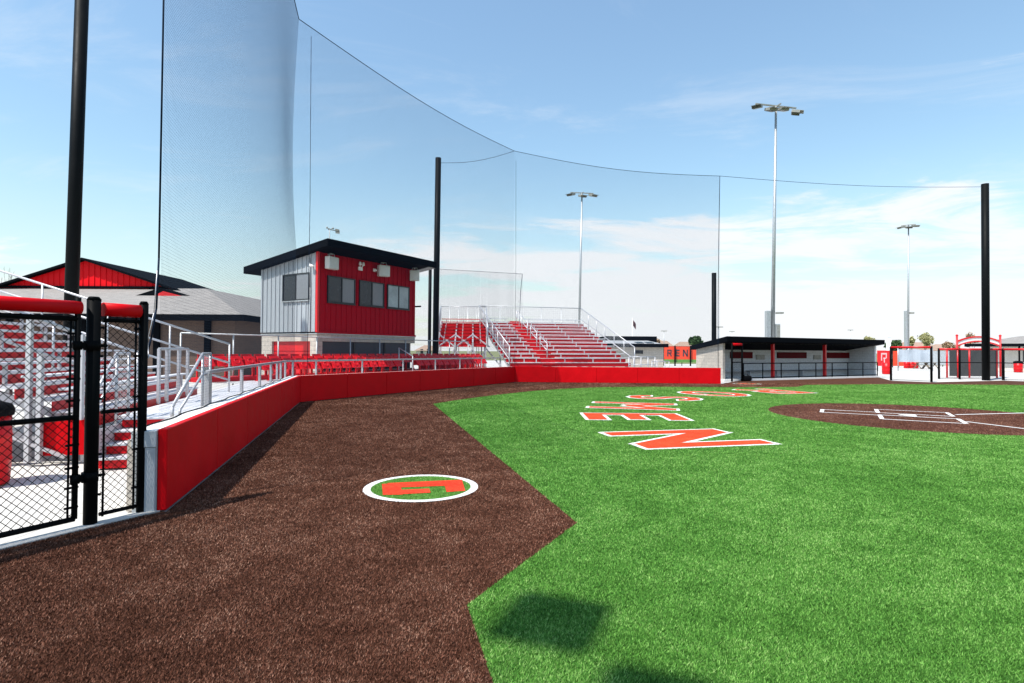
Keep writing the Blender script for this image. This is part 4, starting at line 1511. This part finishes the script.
# ---- banner, red sign fence, white column
bn = thing('banner', 'pale blue-white banner tied between posts behind the fence', 'banner', tuple(gz(915, 60, 0)))
zb0, zb1 = V(915, 362, 60).z, V(915, 349, 60).z
mb = MB()
a, b = gz(898.5, 60, 0), gz(932, 60, 0)
nb = 16
for i in range(nb):
    p, q = a.lerp(b, i / nb), a.lerp(b, (i + 1) / nb)
    sg0, sg1 = [Vector((0, .05 * math.sin(x * 1.1), 0)) for x in (i, i + 1)]
    up0, up1 = [Vector((0, .02, zb1 - zb0 - .10 * abs(math.sin(x / nb * math.pi * 2)))) for x in (i, i + 1)]
    bz = Vector((0, 0, zb0))
    th = Vector((0, .012, 0))
    mb.hexa([p + sg0 + bz, q + sg1 + bz, q + sg1 + bz + th, p + sg0 + bz + th, p + sg0 + bz + up0, q + sg1 + bz + up1, q + sg1 + bz + up1 + th, p + sg0 + bz + up0 + th])
mb.build('cloth', M_banner, bn)
for px in (898, 932.5):
    mb = MB(); mb.tube(gz(px, 60, 0), gz(px, 60, zb1 + .1), .05, n=8); mb.build('post', M_galv, bn)
sg = thing('red_sign_board', 'red sign board with pale emblem on the fence behind the barrel', 'sign', tuple(gz(884, 58, 0)))
z0s, z1s = V(886, 366, 58).z, V(886, 350.5, 58).z
FSg = Frame(gz(877.5, 58, 0), 90)
wS = (gz(890, 58, 0) - gz(877.5, 58, 0)).length
mb = MB(); mb.fbox(FSg, 0, wS, 0, .08, max(.05, z0s), z1s); mb.build('board', M_redpaint, sg, .01)
mb = MB()
for u0_, u1_, f0, f1 in ((.28, .74, .74, .84), (.28, .36, .35, .74), (.66, .74, .50, .74), (.46, .66, .46, .54), (.50, .58, .22, .46)):
    mb.fbox(FSg, wS * u0_, wS * u1_, -.015, -.002, z0s + (z1s - z0s) * f0, z0s + (z1s - z0s) * f1)
mb.build('emblem', M_pink, sg)
for u in (.1, wS - .1):
    mb = MB(); mb.tube(FSg.P(u, .14), FSg.P(u, .14, z1s), .05, n=8); mb.build('post', M_black, sg)
def red_fence(label, pa, pb, Y, ytop, ybot, mat):
    t = thing('windscreen_fence', label, 'fence', tuple(gz(pa, Y, 0)))
    zt_ = V((pa + pb) / 2, ytop, Y).z; zb_2 = max(.05, V((pa + pb) / 2, ybot, Y).z)
    F = Frame(gz(pa, Y, 0), 90); w = (gz(pb, Y, 0) - gz(pa, Y, 0)).length
    mb = MB(); mb.fbox(F, 0, w, -.01, .01, zb_2, zt_); mb.build('fabric_panel', mat, t)
    n = max(2, int(w / 2.6))
    for i in range(n + 1):
        mb = MB(); mb.tube(F.P(w * i / n, .07), F.P(w * i / n, .07, zt_ + .05), .05, n=8); mb.build('post', M_black, t)
    mb = MB(); mb.tube(F.P(0, .07, zt_), F.P(w, .07, zt_), .035, n=8); mb.build('rail', M_black, t)
    return t, F, w, zb_2, zt_
red_fence('orange-red windscreen fence behind the red barrels', 893, 905, 74, 351, 366, M_orangescreen)
red_fence('long grey mesh fence far behind the picnic tables', 905, 1000, 80, 351, 365, M_concgrey)
mb = MB(); p = gz(888.5, 66, 0)
mb.fbox(Frame(p, 90), -.17, .17, -.17, .17, 0, V(888.5, 336, 66).z - .12); mb.fbox(Frame(p, 90), -.21, .21, -.21, .21, V(888.5, 336, 66).z - .118, V(888.5, 336, 66).z)
tag(mb.build('white_column', M_white, None, .02), 'plain white square column standing behind the dugout end', 'column')
# lettered boards left of the dugout
t, F, w, z0_, z1_ = red_fence('red lettered outfield fence with green bottom strip beside the dugout', 664, 700, 75, 346.5, 361, M_orangescreen)
mb = MB(); mb.fbox(F, 0, w, -.04, -.012, max(.3, V(680, 362.5, 75).z), V(680, 359.4, 75).z); mb.build('bottom_strip', M_green_strip, t)
hL = (z1_ - z0_) * .46
def word_letter(ch, px):
    mb = MB()
    u0_ = (gz(px, 75, 0) - gz(664, 75, 0)).length
    sc_ = hL / 3.0
    for q in LET[ch]:
        pts = [F.P(u0_ + x * sc_ * .95, 0, z0_ + (z1_ - z0_) * .55 + y * sc_) for x, y in q]
        off_ = F.n * -.016
        mb.hexa([pts[0] + off_, pts[1] + off_, pts[1] + off_ * 2.4, pts[0] + off_ * 2.4, pts[3] + off_, pts[2] + off_, pts[2] + off_ * 2.4, pts[3] + off_ * 2.4])
    mb.build('letter', M_shutter, t)
for ch, px in (('R', 669.5), ('E', 677.6), ('N', 685.3)): word_letter(ch, px)
for px in (675, 690.5):
    mb = MB(); p = gz(px, 74.8, 0); mb.tube(p, p + Vector((0, 0, z1_ + .1)), .1, n=8); mb.build('post', M_black, t)

# ================================================================== light poles
def lamp_heads(mb_shell, mb_glass, c, n, span, yaw, size=.55, two=False):
    a = rad(yaw)
    ax = Vector((math.cos(a), math.sin(a), 0)); fw = Vector((math.sin(a), -math.cos(a), 0))
    for k in range(n):
        p = c + ax * (span * (k / (n - 1) - .5))
        mb_shell.tube(p, p + Vector((0, 0, -.18)), .04, n=6)
        q = p + fw * .1 + Vector((0, 0, -.3))
        d = (fw * .55 + Vector((0, 0, -1))).normalized()
        c0, c1 = q - fw * size * .42 + Vector((0, 0, size * .16)), q + fw * size * .42 - Vector((0, 0, size * .06))
        mb_shell.beam(c0, c1, size * 1.0, size * .30)
        dn = Vector((0, 0, -size * .17))
        mb_glass.beam(c0.lerp(c1, .1) + dn, c0.lerp(c1, .9) + dn, size * .86, size * .05)
        mb_shell.beam(c1 + Vector((0, 0, size * .12)), c1 + fw * size * .4 + Vector((0, 0, size * .02)), size * 1.0, .03)


def light_pole(label, px, Y, ytop, n, span, yaw, size, lean=0, base=True, heads=1):
    p = gz(px, Y, 0)
    tp = V(px + lean, ytop, Y)
    t = thing('light_pole', label, 'light pole', tuple(p), 'sports light poles')
    mb = MB(); mb.tube(p, p.lerp(tp, .12), .26 if base else .2, n=16)
    mb.tube(p.lerp(tp, .12), tp, .17, .085, n=16); mb.build('pole', M_galv, t)
    mb = MB()
    a = rad(yaw); ax = Vector((math.cos(a), math.sin(a), 0))
    mb.beam(tp - ax * span * .55, tp + ax * span * .55, .1)
    mb.beam(tp - Vector((0, 0, .05)) - ax.cross(Vector((0, 0, 1))) * .6, tp - Vector((0, 0, .05)) + ax.cross(Vector((0, 0, 1))) * .6, .08)
    mb.build('cross_arm', M_lampshell, t)
    for k in range(n):
        ms, mg = MB(), MB()
        s_ = 1 if n == 1 else k / (n - 1) - .5
        lamp_heads(ms, mg, tp + ax * span * s_ + Vector((0, 0, -.12 * (k % 2))), 2, .001, yaw + s_ * 70 + (18 if k % 2 else -12), size)
        h = ms.build('floodlight', M_lampshell, t); mg.build('lens', M_lamp, h)
    if base:
        mb = MB(); q = p.lerp(tp, .075)
        zz = q.z
        F = Frame((p.x, p.y, 0), 90)
        mb.fbox(F, -.55, -.22, -.3, .1, V(px, 338, Y).z - 1.5, V(px, 311, Y).z); mb.build('control_cabinet', M_galv, t, .02)
        mb = MB(); mb.beam(tp.lerp(p, .86) , tp.lerp(p, .86) + Vector((.5, 0, .05)), .06); mb.fbox(F, .35, .85, -.25, .15, V(px, 313.8, Y).z, V(px, 312.2, Y).z); mb.build('side_lamp', M_lampshell, t)
    return t


light_pole('tall silver sports light pole rising behind the dugout', 772, 46, 106, 4, 3.4, 12, .72, 4)
light_pole('silver light pole with three lamps behind the red aisle bleacher', 578.5, 68, 193, 3, 2.6, 8, .8, 3.5, base=False)
light_pole('silver light pole between dugout and the red arch', 908, 88, 225, 3, 1.7, -35, .85, .5)
bp = thing('utility_box', 'grey utility cabinet beside the foot of the tall light pole', 'cabinet', tuple(gz(779, 46, 0)))
mb = MB(); mb.fbox(Frame(gz(777.5, 46, 0), 90), -.14, .14, -.2, .2, 0, V(777, 324, 46).z); mb.build('cabinet', M_galv, bp, .02)
mb = MB(); mb.fbox(Frame(gz(777.5, 46, 0), 90), -.12, .12, -.215, -.203, .3, V(777, 324, 46).z - .1); mb.build('door', M_lampshell, bp)
# the pole behind the photographer whose lamps shade the turf
SUN_EL, SUN_AZ = rad(59), rad(48)       # light travels towards azimuth 48 degrees
LD = Vector((math.sin(SUN_AZ) * math.cos(SUN_EL), math.cos(SUN_AZ) * math.cos(SUN_EL), -math.sin(SUN_EL)))
sp = thing('light_pole', 'sports light pole behind the viewer, its lamps shading the near turf', 'light pole', (-9, -5, 0), 'sports light poles')
Hh = 17.0
tgt = [G(552, 620), G(655, 703)]
top_pts = [g - LD * (Hh / -LD.z) for g in tgt]
ctr = (top_pts[0] + top_pts[1]) / 2
for k, tp in enumerate(top_pts):
    dl_ = (tgt[1] - tgt[0]).normalized()
    ux = Vector((.93, -.36, 0)).normalized(); uy = Vector((.36, .93, 0)).normalized()
    mb = MB()
    hw, hh = (.34, .34) if k == 0 else (.30, .28)
    q = [tp - ux * hw - uy * hh, tp + ux * hw - uy * hh, tp + ux * hw + uy * hh, tp - ux * hw + uy * hh]
    mb.hexa([p - Vector((0, 0, .12)) for p in q] + [p + Vector((0, 0, .12)) for p in q])
    mb.build('floodlight', M_lampshell, sp, .04)
side = Vector((-LD.x, -LD.y, 0)).normalized()
pb = ctr + side * 1.2
mb = MB(); mb.tube((pb.x - 1.2, pb.y - 1.0, 0), pb, .12, .05, n=14); mb.build('pole', M_galv, sp)
mb = MB(); mb.beam(pb, top_pts[0], .02); mb.beam(pb, top_pts[1], .02); mb.build('cross_arm', M_lampshell, sp)

# distant small lamps
for px, yt, Y in ((850.5, 330, 150), (664, 331, 140), (732, 331.5, 150), (718.5, 327, 90)):
    t = thing('street_lamp', {850.5: 'thin distant lamp post above the far part of the dugout roof', 664: 'thin distant lamp post above the red lettered fence', 732: 'thin distant lamp post above the near dugout roof', 718.5: 'thin distant pole just beside the black net pole'}[px], 'lamp post', tuple(gz(px, Y, 0)))
    zt_ = V(px, yt, Y).z
    mb = MB(); mb.tube(gz(px, Y, 0), gz(px, Y, zt_), .11, .08, n=8); mb.build('pole', M_galv, t)
    mb = MB(); mb.beam(gz(px, Y, zt_) - Vector((.7, 0, 0)), gz(px, Y, zt_) + Vector((.7, 0, 0)), .25, .15); mb.build('lamp_head', M_lampshell, t)

# flag pole
fp = thing('flag_pole', 'white flagpole with a dark drooping flag above the low building', 'flagpole', tuple(gz(632.5, 70, 0)))
zt_ = V(632.5, 319, 70).z
mb = MB(); mb.tube(gz(632.5, 70, 0), gz(632.5, 70, zt_), .06, .04, n=10); mb.ball(gz(632.5, 70, zt_ + .06), .08); mb.build('pole', M_white, fp)
mb = MB()
for i in range(6):
    for j in range(8):
        f = lambda i_, j_: gz(632.5, 70, zt_ - .1 - j_ * .09 - i_ * .08) + Vector((.05 + i_ * .06, .06 * math.sin(i_ * 1.5 + j_ * .4), 0))
        mb.quad(f(i, j), f(i + 1, j), f(i + 1, j + 1), f(i, j + 1), s=True)
o = mb.build('flag', M_flag, fp); md = o.modifiers.new('solid', 'SOLIDIFY'); md.thickness = .01

# ================================================================== background buildings
lb = thing('equipment_building', 'low block building with grey metal roof behind the bleacher', 'building', tuple(gz(636, 54, 0)))
FL = Frame(gz(596, 54, 0), 90)
wl = (gz(663.5, 54, 0) - gz(596, 54, 0)).length
ze = V(640, 346, 54).z
mb = MB(); mb.fbox(FL, 0, wl, 0, 7, 0, ze); mb.build('wall', M_block, lb)
mb = MB()
zrf = V(640, 341.2, 59).z
c = [FL.P(-.3, -.4), FL.P(wl + .3, -.4), FL.P(wl - .3, 5), FL.P(-.3, 5)]
mb.hexa([Vector((p.x, p.y, z)) for p, z in zip(c, (ze + .002, ze + .002, zrf, zrf))] + [Vector((p.x, p.y, z)) for p, z in zip(c, (ze + .10, ze + .10, zrf + .06, zrf + .06))])
rf = mb.build('roof', M_metalroof, lb)
mb = MB(); mb.fbox(FL, -.35, wl + .35, -.46, -.405, ze - .12, ze + .22); mb.build('fascia', M_fascia, rf)
mb = MB(); mb.fbox(FL, u_at(FL, 5, 605), u_at(FL, 5, 657), 5.05, 9, 0, V(640, 336.3, 59).z); mb.build('parapet_block', M_fascia, lb)
for px in (635.5, 645.5):
    u = (gz(px, 56, 0) - FL.o).x
    mb = MB()
    sl = (zrf - ze) / 5.4
    c = [FL.P(u, 1.4), FL.P(u + .7, 1.4), FL.P(u + .7, 2.6), FL.P(u, 2.6)]
    mb.hexa([Vector((p.x, p.y, ze + .09 + sl * v)) for p, v in zip(c, (1.8, 1.8, 3, 3))] + [Vector((p.x, p.y, ze + .15 + sl * v)) for p, v in zip(c, (1.8, 1.8, 3, 3))])
    mb.build('skylight', M_glassdark, rf)
u = (gz(634.5, 54, 0) - FL.o).x
mb = MB(); mb.fbox(FL, u, u + .8, -.05, -.003, V(636, 353.8, 54).z, V(636, 350.3, 54).z); mb.build('window', M_glassdark, lb)

# pavilion at the right edge
pv = thing('pavilion', 'cream walled pavilion with grey hip roof behind the screens', 'building', tuple(gz(1010, 64, 0)))
FV = Frame(gz(981, 62, 0), 131)
ze = V(1000, 344.5, 60).z; zp = V(1007, 336, 62).z
mb = MB(); mb.fbox(FV, 0, 8, 0, 6, 0, ze - .1); mb.build('wall', M_beige, pv)
mb = MB()
e = [FV.P(-1.3, -1.3, ze), FV.P(9.3, -1.3, ze), FV.P(9.3, 7.3, ze), FV.P(-1.3, 7.3, ze)]
r_ = [FV.P(3.2, 3, zp), FV.P(4.8, 3, zp)]
up = Vector((0, 0, .002))
mb.quad(e[0], e[1], r_[1], r_[0]); mb.quad(e[1], e[2], r_[1]); mb.quad(e[2], e[3], r_[0], r_[1]); mb.quad(e[3], e[0], r_[0]); mb.quad(e[3], e[2], e[1], e[0])
rf = mb.build('roof', M_shingle, pv)
mb = MB(); mb.fbox(FV, -1.35, 9.35, -1.36, -1.31, ze - .22, ze + .1); mb.fbox(FV, -1.36, -1.31, -1.3, 7.3, ze - .22, ze + .1); mb.build('fascia', M_fascia, rf)
mb = MB(); mb.fbox(FV, 3.4, 5.6, -.06, -.003, 1.0, ze - .3); mb.build('window', M_glassdark, pv)
mb = MB(); mb.tube(FV.P(3.1, -1.1), FV.P(3.1, -1.1, ze - .1), .08, n=8); mb.build('column', M_black, pv)

# school building at the left
sb = thing('school_building', 'brown brick school building with grey shingle roof and red gable', 'building', tuple(gz(120, 36, 0)))
YF = 34.0
xr = gz(243, YF, 0).x
ze = V(200, 316, YF).z
mb = MB(); mb.box(-52, xr - .9, YF + .8, YF + 22, 0, ze); mb.build('wall', M_brownbrick, sb)
for x in (-17.2 - 1.2, -21.5, -26, -30.5):
    mb = MB(); mb.box(x - .35, x, YF + .62, YF + .797, 0, ze)
    mb.build('pilaster', M_fascia, sb)
zg = V(100, 288, 41.2).z
mb = MB()
xg = gz(200, 41.2, 0).x
mb.quad((-54, YF, ze), (xr, YF, ze), (xg + .4, 41.2, zg), (-54, 41.2, zg))
mb.quad((xr, YF, ze), (xr, YF + 24, ze), (xg + .4, 50, zg), (xg + .4, 41.2, zg))
mb.quad((-54, YF, ze - .01), (-54, YF + 24, ze - .01), (xr, YF + 24, ze - .01), (xr, YF, ze - .01))
rf = mb.build('roof', M_shingle, sb)
mb = MB(); mb.box(-54, xr + .06, YF - .06, YF - .003, ze - .28, ze + .1); mb.box(xr + .003, xr + .06, YF - .002, YF + 24, ze - .28, ze + .1); mb.build('fascia', M_fascia, rf)
# red gable with standing seams on the ridge
xpk = gz(84.5, 41, 0).x; zpk = V(84.5, 260, 41).z
hs = gz(203, 41, 0).x - xpk
zbs = V(203, 299, 41).z
gsl = (zpk - zbs) / hs
gb = MB()
gb.quad((xpk - hs, 41.0, zbs), (xpk + hs, 41.0, zbs), (xpk, 41.0, zpk))
x = xpk - hs + .3
while x < xpk + hs - .2:
    zt_ = zpk - gsl * abs(x - xpk) - .05
    if zt_ > zbs + .05: gb.box(x, x + .05, 40.955, 41.003, zbs, zt_)
    x += .42
gb.build('gable_siding', M_redgable, sb)
mb = MB()
for s in (1, -1):
    a, b = Vector((xpk, 40.75, zpk + .05)), Vector((xpk + s * (hs + .6), 40.75, zbs - gsl * .6 + .05))
    mb.hexa([a + Vector((0, -.2, -.10)), b + Vector((0, -.2, -.10)), b + Vector((0, 12, -.10)), a + Vector((0, 12, -.10)), a + Vector((0, -.2, .03 * s + .03)), b + Vector((0, -.2, .06)), b + Vector((0, 12, .06)), a + Vector((0, 12, .06))] if s == 1 else
            [b + Vector((0, -.2, -.102)), a + Vector((-.002, -.2, -.102)), a + Vector((-.002, 12, -.102)), b + Vector((0, 12, -.102)), b + Vector((0, -.2, .06)), a + Vector((-.002, -.2, .06)), a + Vector((-.002, 12, .06)), b + Vector((0, 12, .06))])
mb.box(xpk - hs, xpk + hs * .72, 40.80, 40.95, zg - .06, zg + .10)
mb.build('gable_roof', M_fascia, sb)
# second small gable
g0x, g1x, gpx = gz(127, 39, 0).x, gz(200, 39, 0).x, gz(158, 39, 0).x
gz0, gzp = V(160, 298, 39).z, V(158, 288, 39).z
mb = MB(); mb.quad((g0x, 39, gz0), (g1x, 39, gz0), (gpx, 39, gzp)); mb.quad((g0x, 39, gz0), (gpx, 39, gzp), (gpx, 42, gzp), (g0x, 42, gz0)); mb.quad((gpx, 39, gzp), (g1x, 39, gz0), (g1x, 42, gz0), (gpx, 42, gzp))
mb.build('dormer', M_fascia, sb)
mb = MB(); mb.quad((gpx - .4, 38.96, gz0 + .1), (g1x - 1.1, 38.96, gz0 + .1), (gpx + .3, 38.96, gzp - .22)); mb.build('dormer_siding', M_redpaint, sb)
# wing further back
wg = thing('school_wing', 'brown brick wing with grey roof between school and press box', 'building', tuple(gz(255, 48, 0)))
x0, x1 = gz(215, 47, 0).x, gz(330, 47, 0).x
ze2 = V(250, 316.5, 47).z; zp2 = V(250, 303, 54).z
mb = MB(); mb.box(x0, x1, 47.6, 60, 0, ze2); mb.build('wall', M_brownbrick, wg)
mb = MB(); mb.quad((x0 - 1, 47, ze2), (x1 + 1, 47, ze2), (x1 + 1, 54, zp2), (x0 - 1, 54, zp2)); mb.quad((x0 - 1, 54, zp2), (x1 + 1, 54, zp2), (x1 + 1, 61, ze2), (x0 - 1, 61, ze2)); mb.quad((x0 - 1, 61, ze2), (x1 + 1, 61, ze2), (x1 + 1, 47, ze2), (x0 - 1, 47, ze2))
rf = mb.build('roof', M_shingle, wg)
mb = MB(); mb.box(x0 - 1, x1 + 1, 46.93, 46.997, ze2 - .28, ze2 + .1); mb.build('fascia', M_fascia, rf)
mb = MB(); mb.box(gz(247, 47.6, 0).x, gz(255, 47.6, 0).x, 47.5, 47.597, 0, ze2 - .3); mb.build('door', M_fascia, wg)

# far houses along the horizon
for k, (px, wpx, yt, Y, lbz) in enumerate(((662, 26, 340.5, 190, 'tan roofed house far beyond the red lettered fence'), (690, 22, 341.5, 170, 'tan roofed house next to the dark green tree'),
                                       (860, 30, 342.5, 180, 'tan roofed house just above the dugout roof end'), (925, 34, 342, 175, 'tan roofed house behind the silver light pole'),
                                       (955, 26, 344, 160, 'tan roofed house beyond the red arch'), (425, 18, 345, 150, 'tan roofed house between press box and raised bleacher'))):
    p = gz(px, Y, 0)
    w = wpx * Y / FPX
    zt_ = V(px, yt, Y).z
    h_ = thing('house', lbz, 'house', tuple(p), 'far houses')
    F = Frame(p, 90)
    mb = MB(); mb.fbox(F, -w / 2, w / 2, 0, 9, 0, zt_ * .55); mb.build('wall', M_beige, h_)
    mb = MB()
    e = [F.P(-w / 2 - .5, -.5, zt_ * .55), F.P(w / 2 + .5, -.5, zt_ * .55), F.P(w / 2 + .5, 9.5, zt_ * .55), F.P(-w / 2 - .5, 9.5, zt_ * .55)]
    r_ = [F.P(-w / 2 + 1.5, 4.5, zt_), F.P(w / 2 - 1.5, 4.5, zt_)]
    mb.quad(e[0], e[1], r_[1], r_[0]); mb.quad(e[1], e[2], r_[1]); mb.quad(e[2], e[3], r_[0], r_[1]); mb.quad(e[3], e[0], r_[0]); mb.quad(e[3], e[2], e[1], e[0])
    mb.build('roof', M_tanroof, h_)
    mb = MB(); mb.fbox(F, -w * .25, -w * .1, -.06, -.01, 1, 2.2); mb.fbox(F, w * .1, w * .25, -.06, -.01, 1, 2.2); mb.build('window', M_glassdark, h_)


# ================================================================== trees
def tree(label, px, ytop, Y, wpx, mat, dens=1.0, leaf=.28, group='trees on the horizon', bare=False):
    rnd = random.Random(int(px * 13 + Y))
    p = gz(px, Y, 0)
    hgt = V(px, ytop, Y).z
    R = wpx * Y / FPX / 2
    t = thing('tree', label, 'tree', tuple(p), group)
    mb = MB()
    mb.tube(p, p + Vector((0, 0, hgt * .35)), R * .075 + .05, R * .05 + .03, n=8)
    tips = []

    def grow(a, d, L, r, lev):
        b = a + d * L
        mb.tube(a, b, r, r * .62, n=6, caps=False)
        tips.append((a.lerp(b, .6), lev)); tips.append((b, lev))
        if lev < 4:
            for _ in range(3 if lev < 3 else 2):
                nd = (d + Vector((rnd.uniform(-.85, .85), rnd.uniform(-.85, .85), rnd.uniform(-.25, .55)))).normalized()
                grow(b, nd, L * rnd.uniform(.58, .8), r * .55, lev + 1)
    st = p + Vector((0, 0, hgt * .3))
    for _ in range(4):
        d = Vector((rnd.uniform(-.8, .8), rnd.uniform(-.8, .8), rnd.uniform(.6, 1.1))).normalized()
        grow(st, d, hgt * .25, R * .04 + .02, 1)
    # keep limbs inside the crown envelope
    cz = p.z + hgt * .62
    mx = max(max(math.hypot(q.x - p.x, q.y - p.y) for q, _ in tips), .01)
    mz = max(q.z for q, _ in tips)
    def fit(q):
        if q.z < p.z + hgt * .3: return q
        return Vector((p.x + (q.x - p.x) * R / mx, p.y + (q.y - p.y) * R / mx, p.z + hgt * .3 + (q.z - p.z - hgt * .3) * (hgt * .68) / (mz - p.z - hgt * .3)))
    mb.v = [fit(q) for q in mb.v]
    mb.build('trunk', M_bark, t)
    if bare: return
    lf = MB()
    for q, lev in tips:
        if lev < 2: continue
        q = fit(q)
        for _ in range(int(rnd.uniform(4, 11) * dens)):
            o_ = q + Vector((rnd.gauss(0, R * .10), rnd.gauss(0, R * .10), rnd.gauss(0, R * .09)))
            a = Vector((rnd.uniform(-1, 1), rnd.uniform(-1, 1), rnd.uniform(-1, 1))).normalized()
            b = a.cross(Vector((rnd.uniform(-1, 1), rnd.uniform(-1, 1), rnd.uniform(-1, 1)))).normalized()
            s = leaf * rnd.uniform(.6, 1.4)
            lf.quad(o_ - a * s, o_ + b * s * .6, o_ + a * s, o_ - b * s * .6)
    lf.build('crown', mat, t)


tree('wide dark green tree above the near end of the dugout', 697, 337, 130, 17, M_leafdark, 2.0, .32)
tree('tall pale budding tree beside the silver light pole', 924, 333, 120, 18, M_leafpale, .6, .22)
tree('small pale budding tree close to the silver light pole', 913, 336, 125, 11, M_leafpale, .6, .22)
tree('low dark green tree behind the white column', 893, 341, 125, 16, M_leafdark, 1.6, .32)
tree('pale budding tree above the dugout roof end', 869, 336.5, 130, 13, M_leafpale, .6, .22)
tree('reddish budding tree seen through the red arch', 971, 332, 120, 14, M_leafred, .5, .22)
tree('low reddish budding tree beside the red arch', 950, 342, 130, 14, M_leafred, .8, .24)
tree('small ochre tree above the low block building', 656, 339, 140, 10, M_leafred, .9, .3)
tree('bare twiggy tree beyond the red school gable', 2, 266, 60, 46, M_leafred, .0, .2, bare=True)

# ================================================================== sky and light
world = bpy.data.worlds.new('World')
scene.world = world
world.use_nodes = True
nt = world.node_tree
nt.nodes.clear()
out = nt.nodes.new('ShaderNodeOutputWorld')
bg = nt.nodes.new('ShaderNodeBackground')
sky = nt.nodes.new('ShaderNodeTexSky')
sky.sky_type = 'NISHITA'
sky.sun_disc = False
sky.sun_elevation = SUN_EL
sky.sun_rotation = SUN_AZ + math.pi
sky.altitude = 300
sky.air_density = 1.7
sky.dust_density = 0.5
sky.ozone_density = 1.2
tc = nt.nodes.new('ShaderNodeTexCoord')
sep = nt.nodes.new('ShaderNodeSeparateXYZ')
nt.links.new(tc.outputs['Generated'], sep.inputs[0])


def wm(op, a, b=None, clamp=False):
    n = nt.nodes.new('ShaderNodeMath'); n.operation = op; n.use_clamp = clamp
    for i, x in enumerate((a, b)):
        if x is None: continue
        if isinstance(x, (int, float)): n.inputs[i].default_value = x
        else: nt.links.new(x, n.inputs[i])
    return n.outputs[0]


def mapr(x, a, b, c, d):
    n = nt.nodes.new('ShaderNodeMapRange'); n.interpolation_type = 'SMOOTHSTEP'
    nt.links.new(x, n.inputs[0])
    for i, q in enumerate((a, b, c, d)): n.inputs[i + 1].default_value = q
    return n.outputs[0]


zc = wm('MAXIMUM', sep.outputs[2], 0.0)
den = wm('ADD', zc, 0.10)
cx, cy = wm('DIVIDE', sep.outputs[0], den), wm('DIVIDE', sep.outputs[1], den)
cmb = nt.nodes.new('ShaderNodeCombineXYZ')
nt.links.new(cx, cmb.inputs[0]); nt.links.new(cy, cmb.inputs[1])
mp = nt.nodes.new('ShaderNodeMapping')
mp.inputs['Scale'].default_value = (0.55, 1.0, 1); mp.inputs['Rotation'].default_value = (0, 0, rad(14)); mp.inputs['Location'].default_value = (3.1, 1.7, 0)
nt.links.new(cmb.outputs[0], mp.inputs[0])
n1_ = node(nt, 'ShaderNodeTexNoise', Scale=0.62, Detail=8.0, Roughness=0.6, Distortion=0.5)
n2_ = node(nt, 'ShaderNodeTexNoise', Scale=1.6, Detail=9.0, Roughness=0.65, Distortion=1.0)
nt.links.new(mp.outputs[0], n1_.inputs['Vector']); nt.links.new(mp.outputs[0], n2_.inputs['Vector'])
nsum = wm('ADD', wm('MULTIPLY', n1_.outputs[0], 0.6), wm('MULTIPLY', n2_.outputs[0], 0.5))
lowband = mapr(zc, 0.06, 0.30, 0.17, -0.20)       # more cloud towards the horizon
side_ = mapr(sep.outputs[0], -0.55, 0.35, -0.13, 0.07)
ncon = wm('MULTIPLY', wm('SUBTRACT', nsum, 0.55), 1.5)
cl = mapr(wm('ADD', wm('ADD', ncon, lowband), side_), -0.02, 0.15, 0.0, 0.95)
wisp = mapr(n2_.outputs[0], 0.50, 0.76, 0.0, 0.24)
haze_ = mapr(zc, 0.0, 0.30, 0.55, 0.06)
fac = wm('MAXIMUM', cl, wisp)
SKYK = 0.122
tint = mix(nt, 1.0, sky.outputs[0], (0.90, 1.05, 1.14), 'MULTIPLY')
hz = mix(nt, haze_, tint, (4.7, 5.5, 6.2))
col = mix(nt, fac, hz, (5.9, 6.1, 6.35))
nt.links.new(col, bg.inputs[0])
bg.inputs[1].default_value = SKYK
nt.links.new(bg.outputs[0], out.inputs[0])

sun = bpy.data.lights.new('sun', 'SUN')
sun.energy = 5.0
sun.angle = rad(0.53)
sun.color = (1.0, 0.95, 0.88)
so = bpy.data.objects.new('sun', sun)
COL.objects.link(so)
so.location = (-20, -20, 40)
so.rotation_euler = LD.to_track_quat('-Z', 'Y').to_euler()

# ================================================================== camera
cd = bpy.data.cameras.new('camera')
cd.sensor_width = 36.0
cd.lens = 36.0 * FPX / W
cd.clip_end = 6000
cd.clip_start = 0.05
co = bpy.data.objects.new('camera', cd)
COL.objects.link(co)
mw = Matrix((RIGHT, UP, -fwd)).transposed().to_4x4()
mw.translation = EYE
co.matrix_world = mw
scene.camera = co
vs_ = scene.view_settings
vs_.view_transform = 'Standard'
vs_.look = 'None'
vs_.exposure = 0.46
vs_.gamma = 1.0
vs_.use_curve_mapping = False
scene.cycles.use_denoising = True
scene.cycles.max_bounces = 6
scene.cycles.transparent_max_bounces = 8
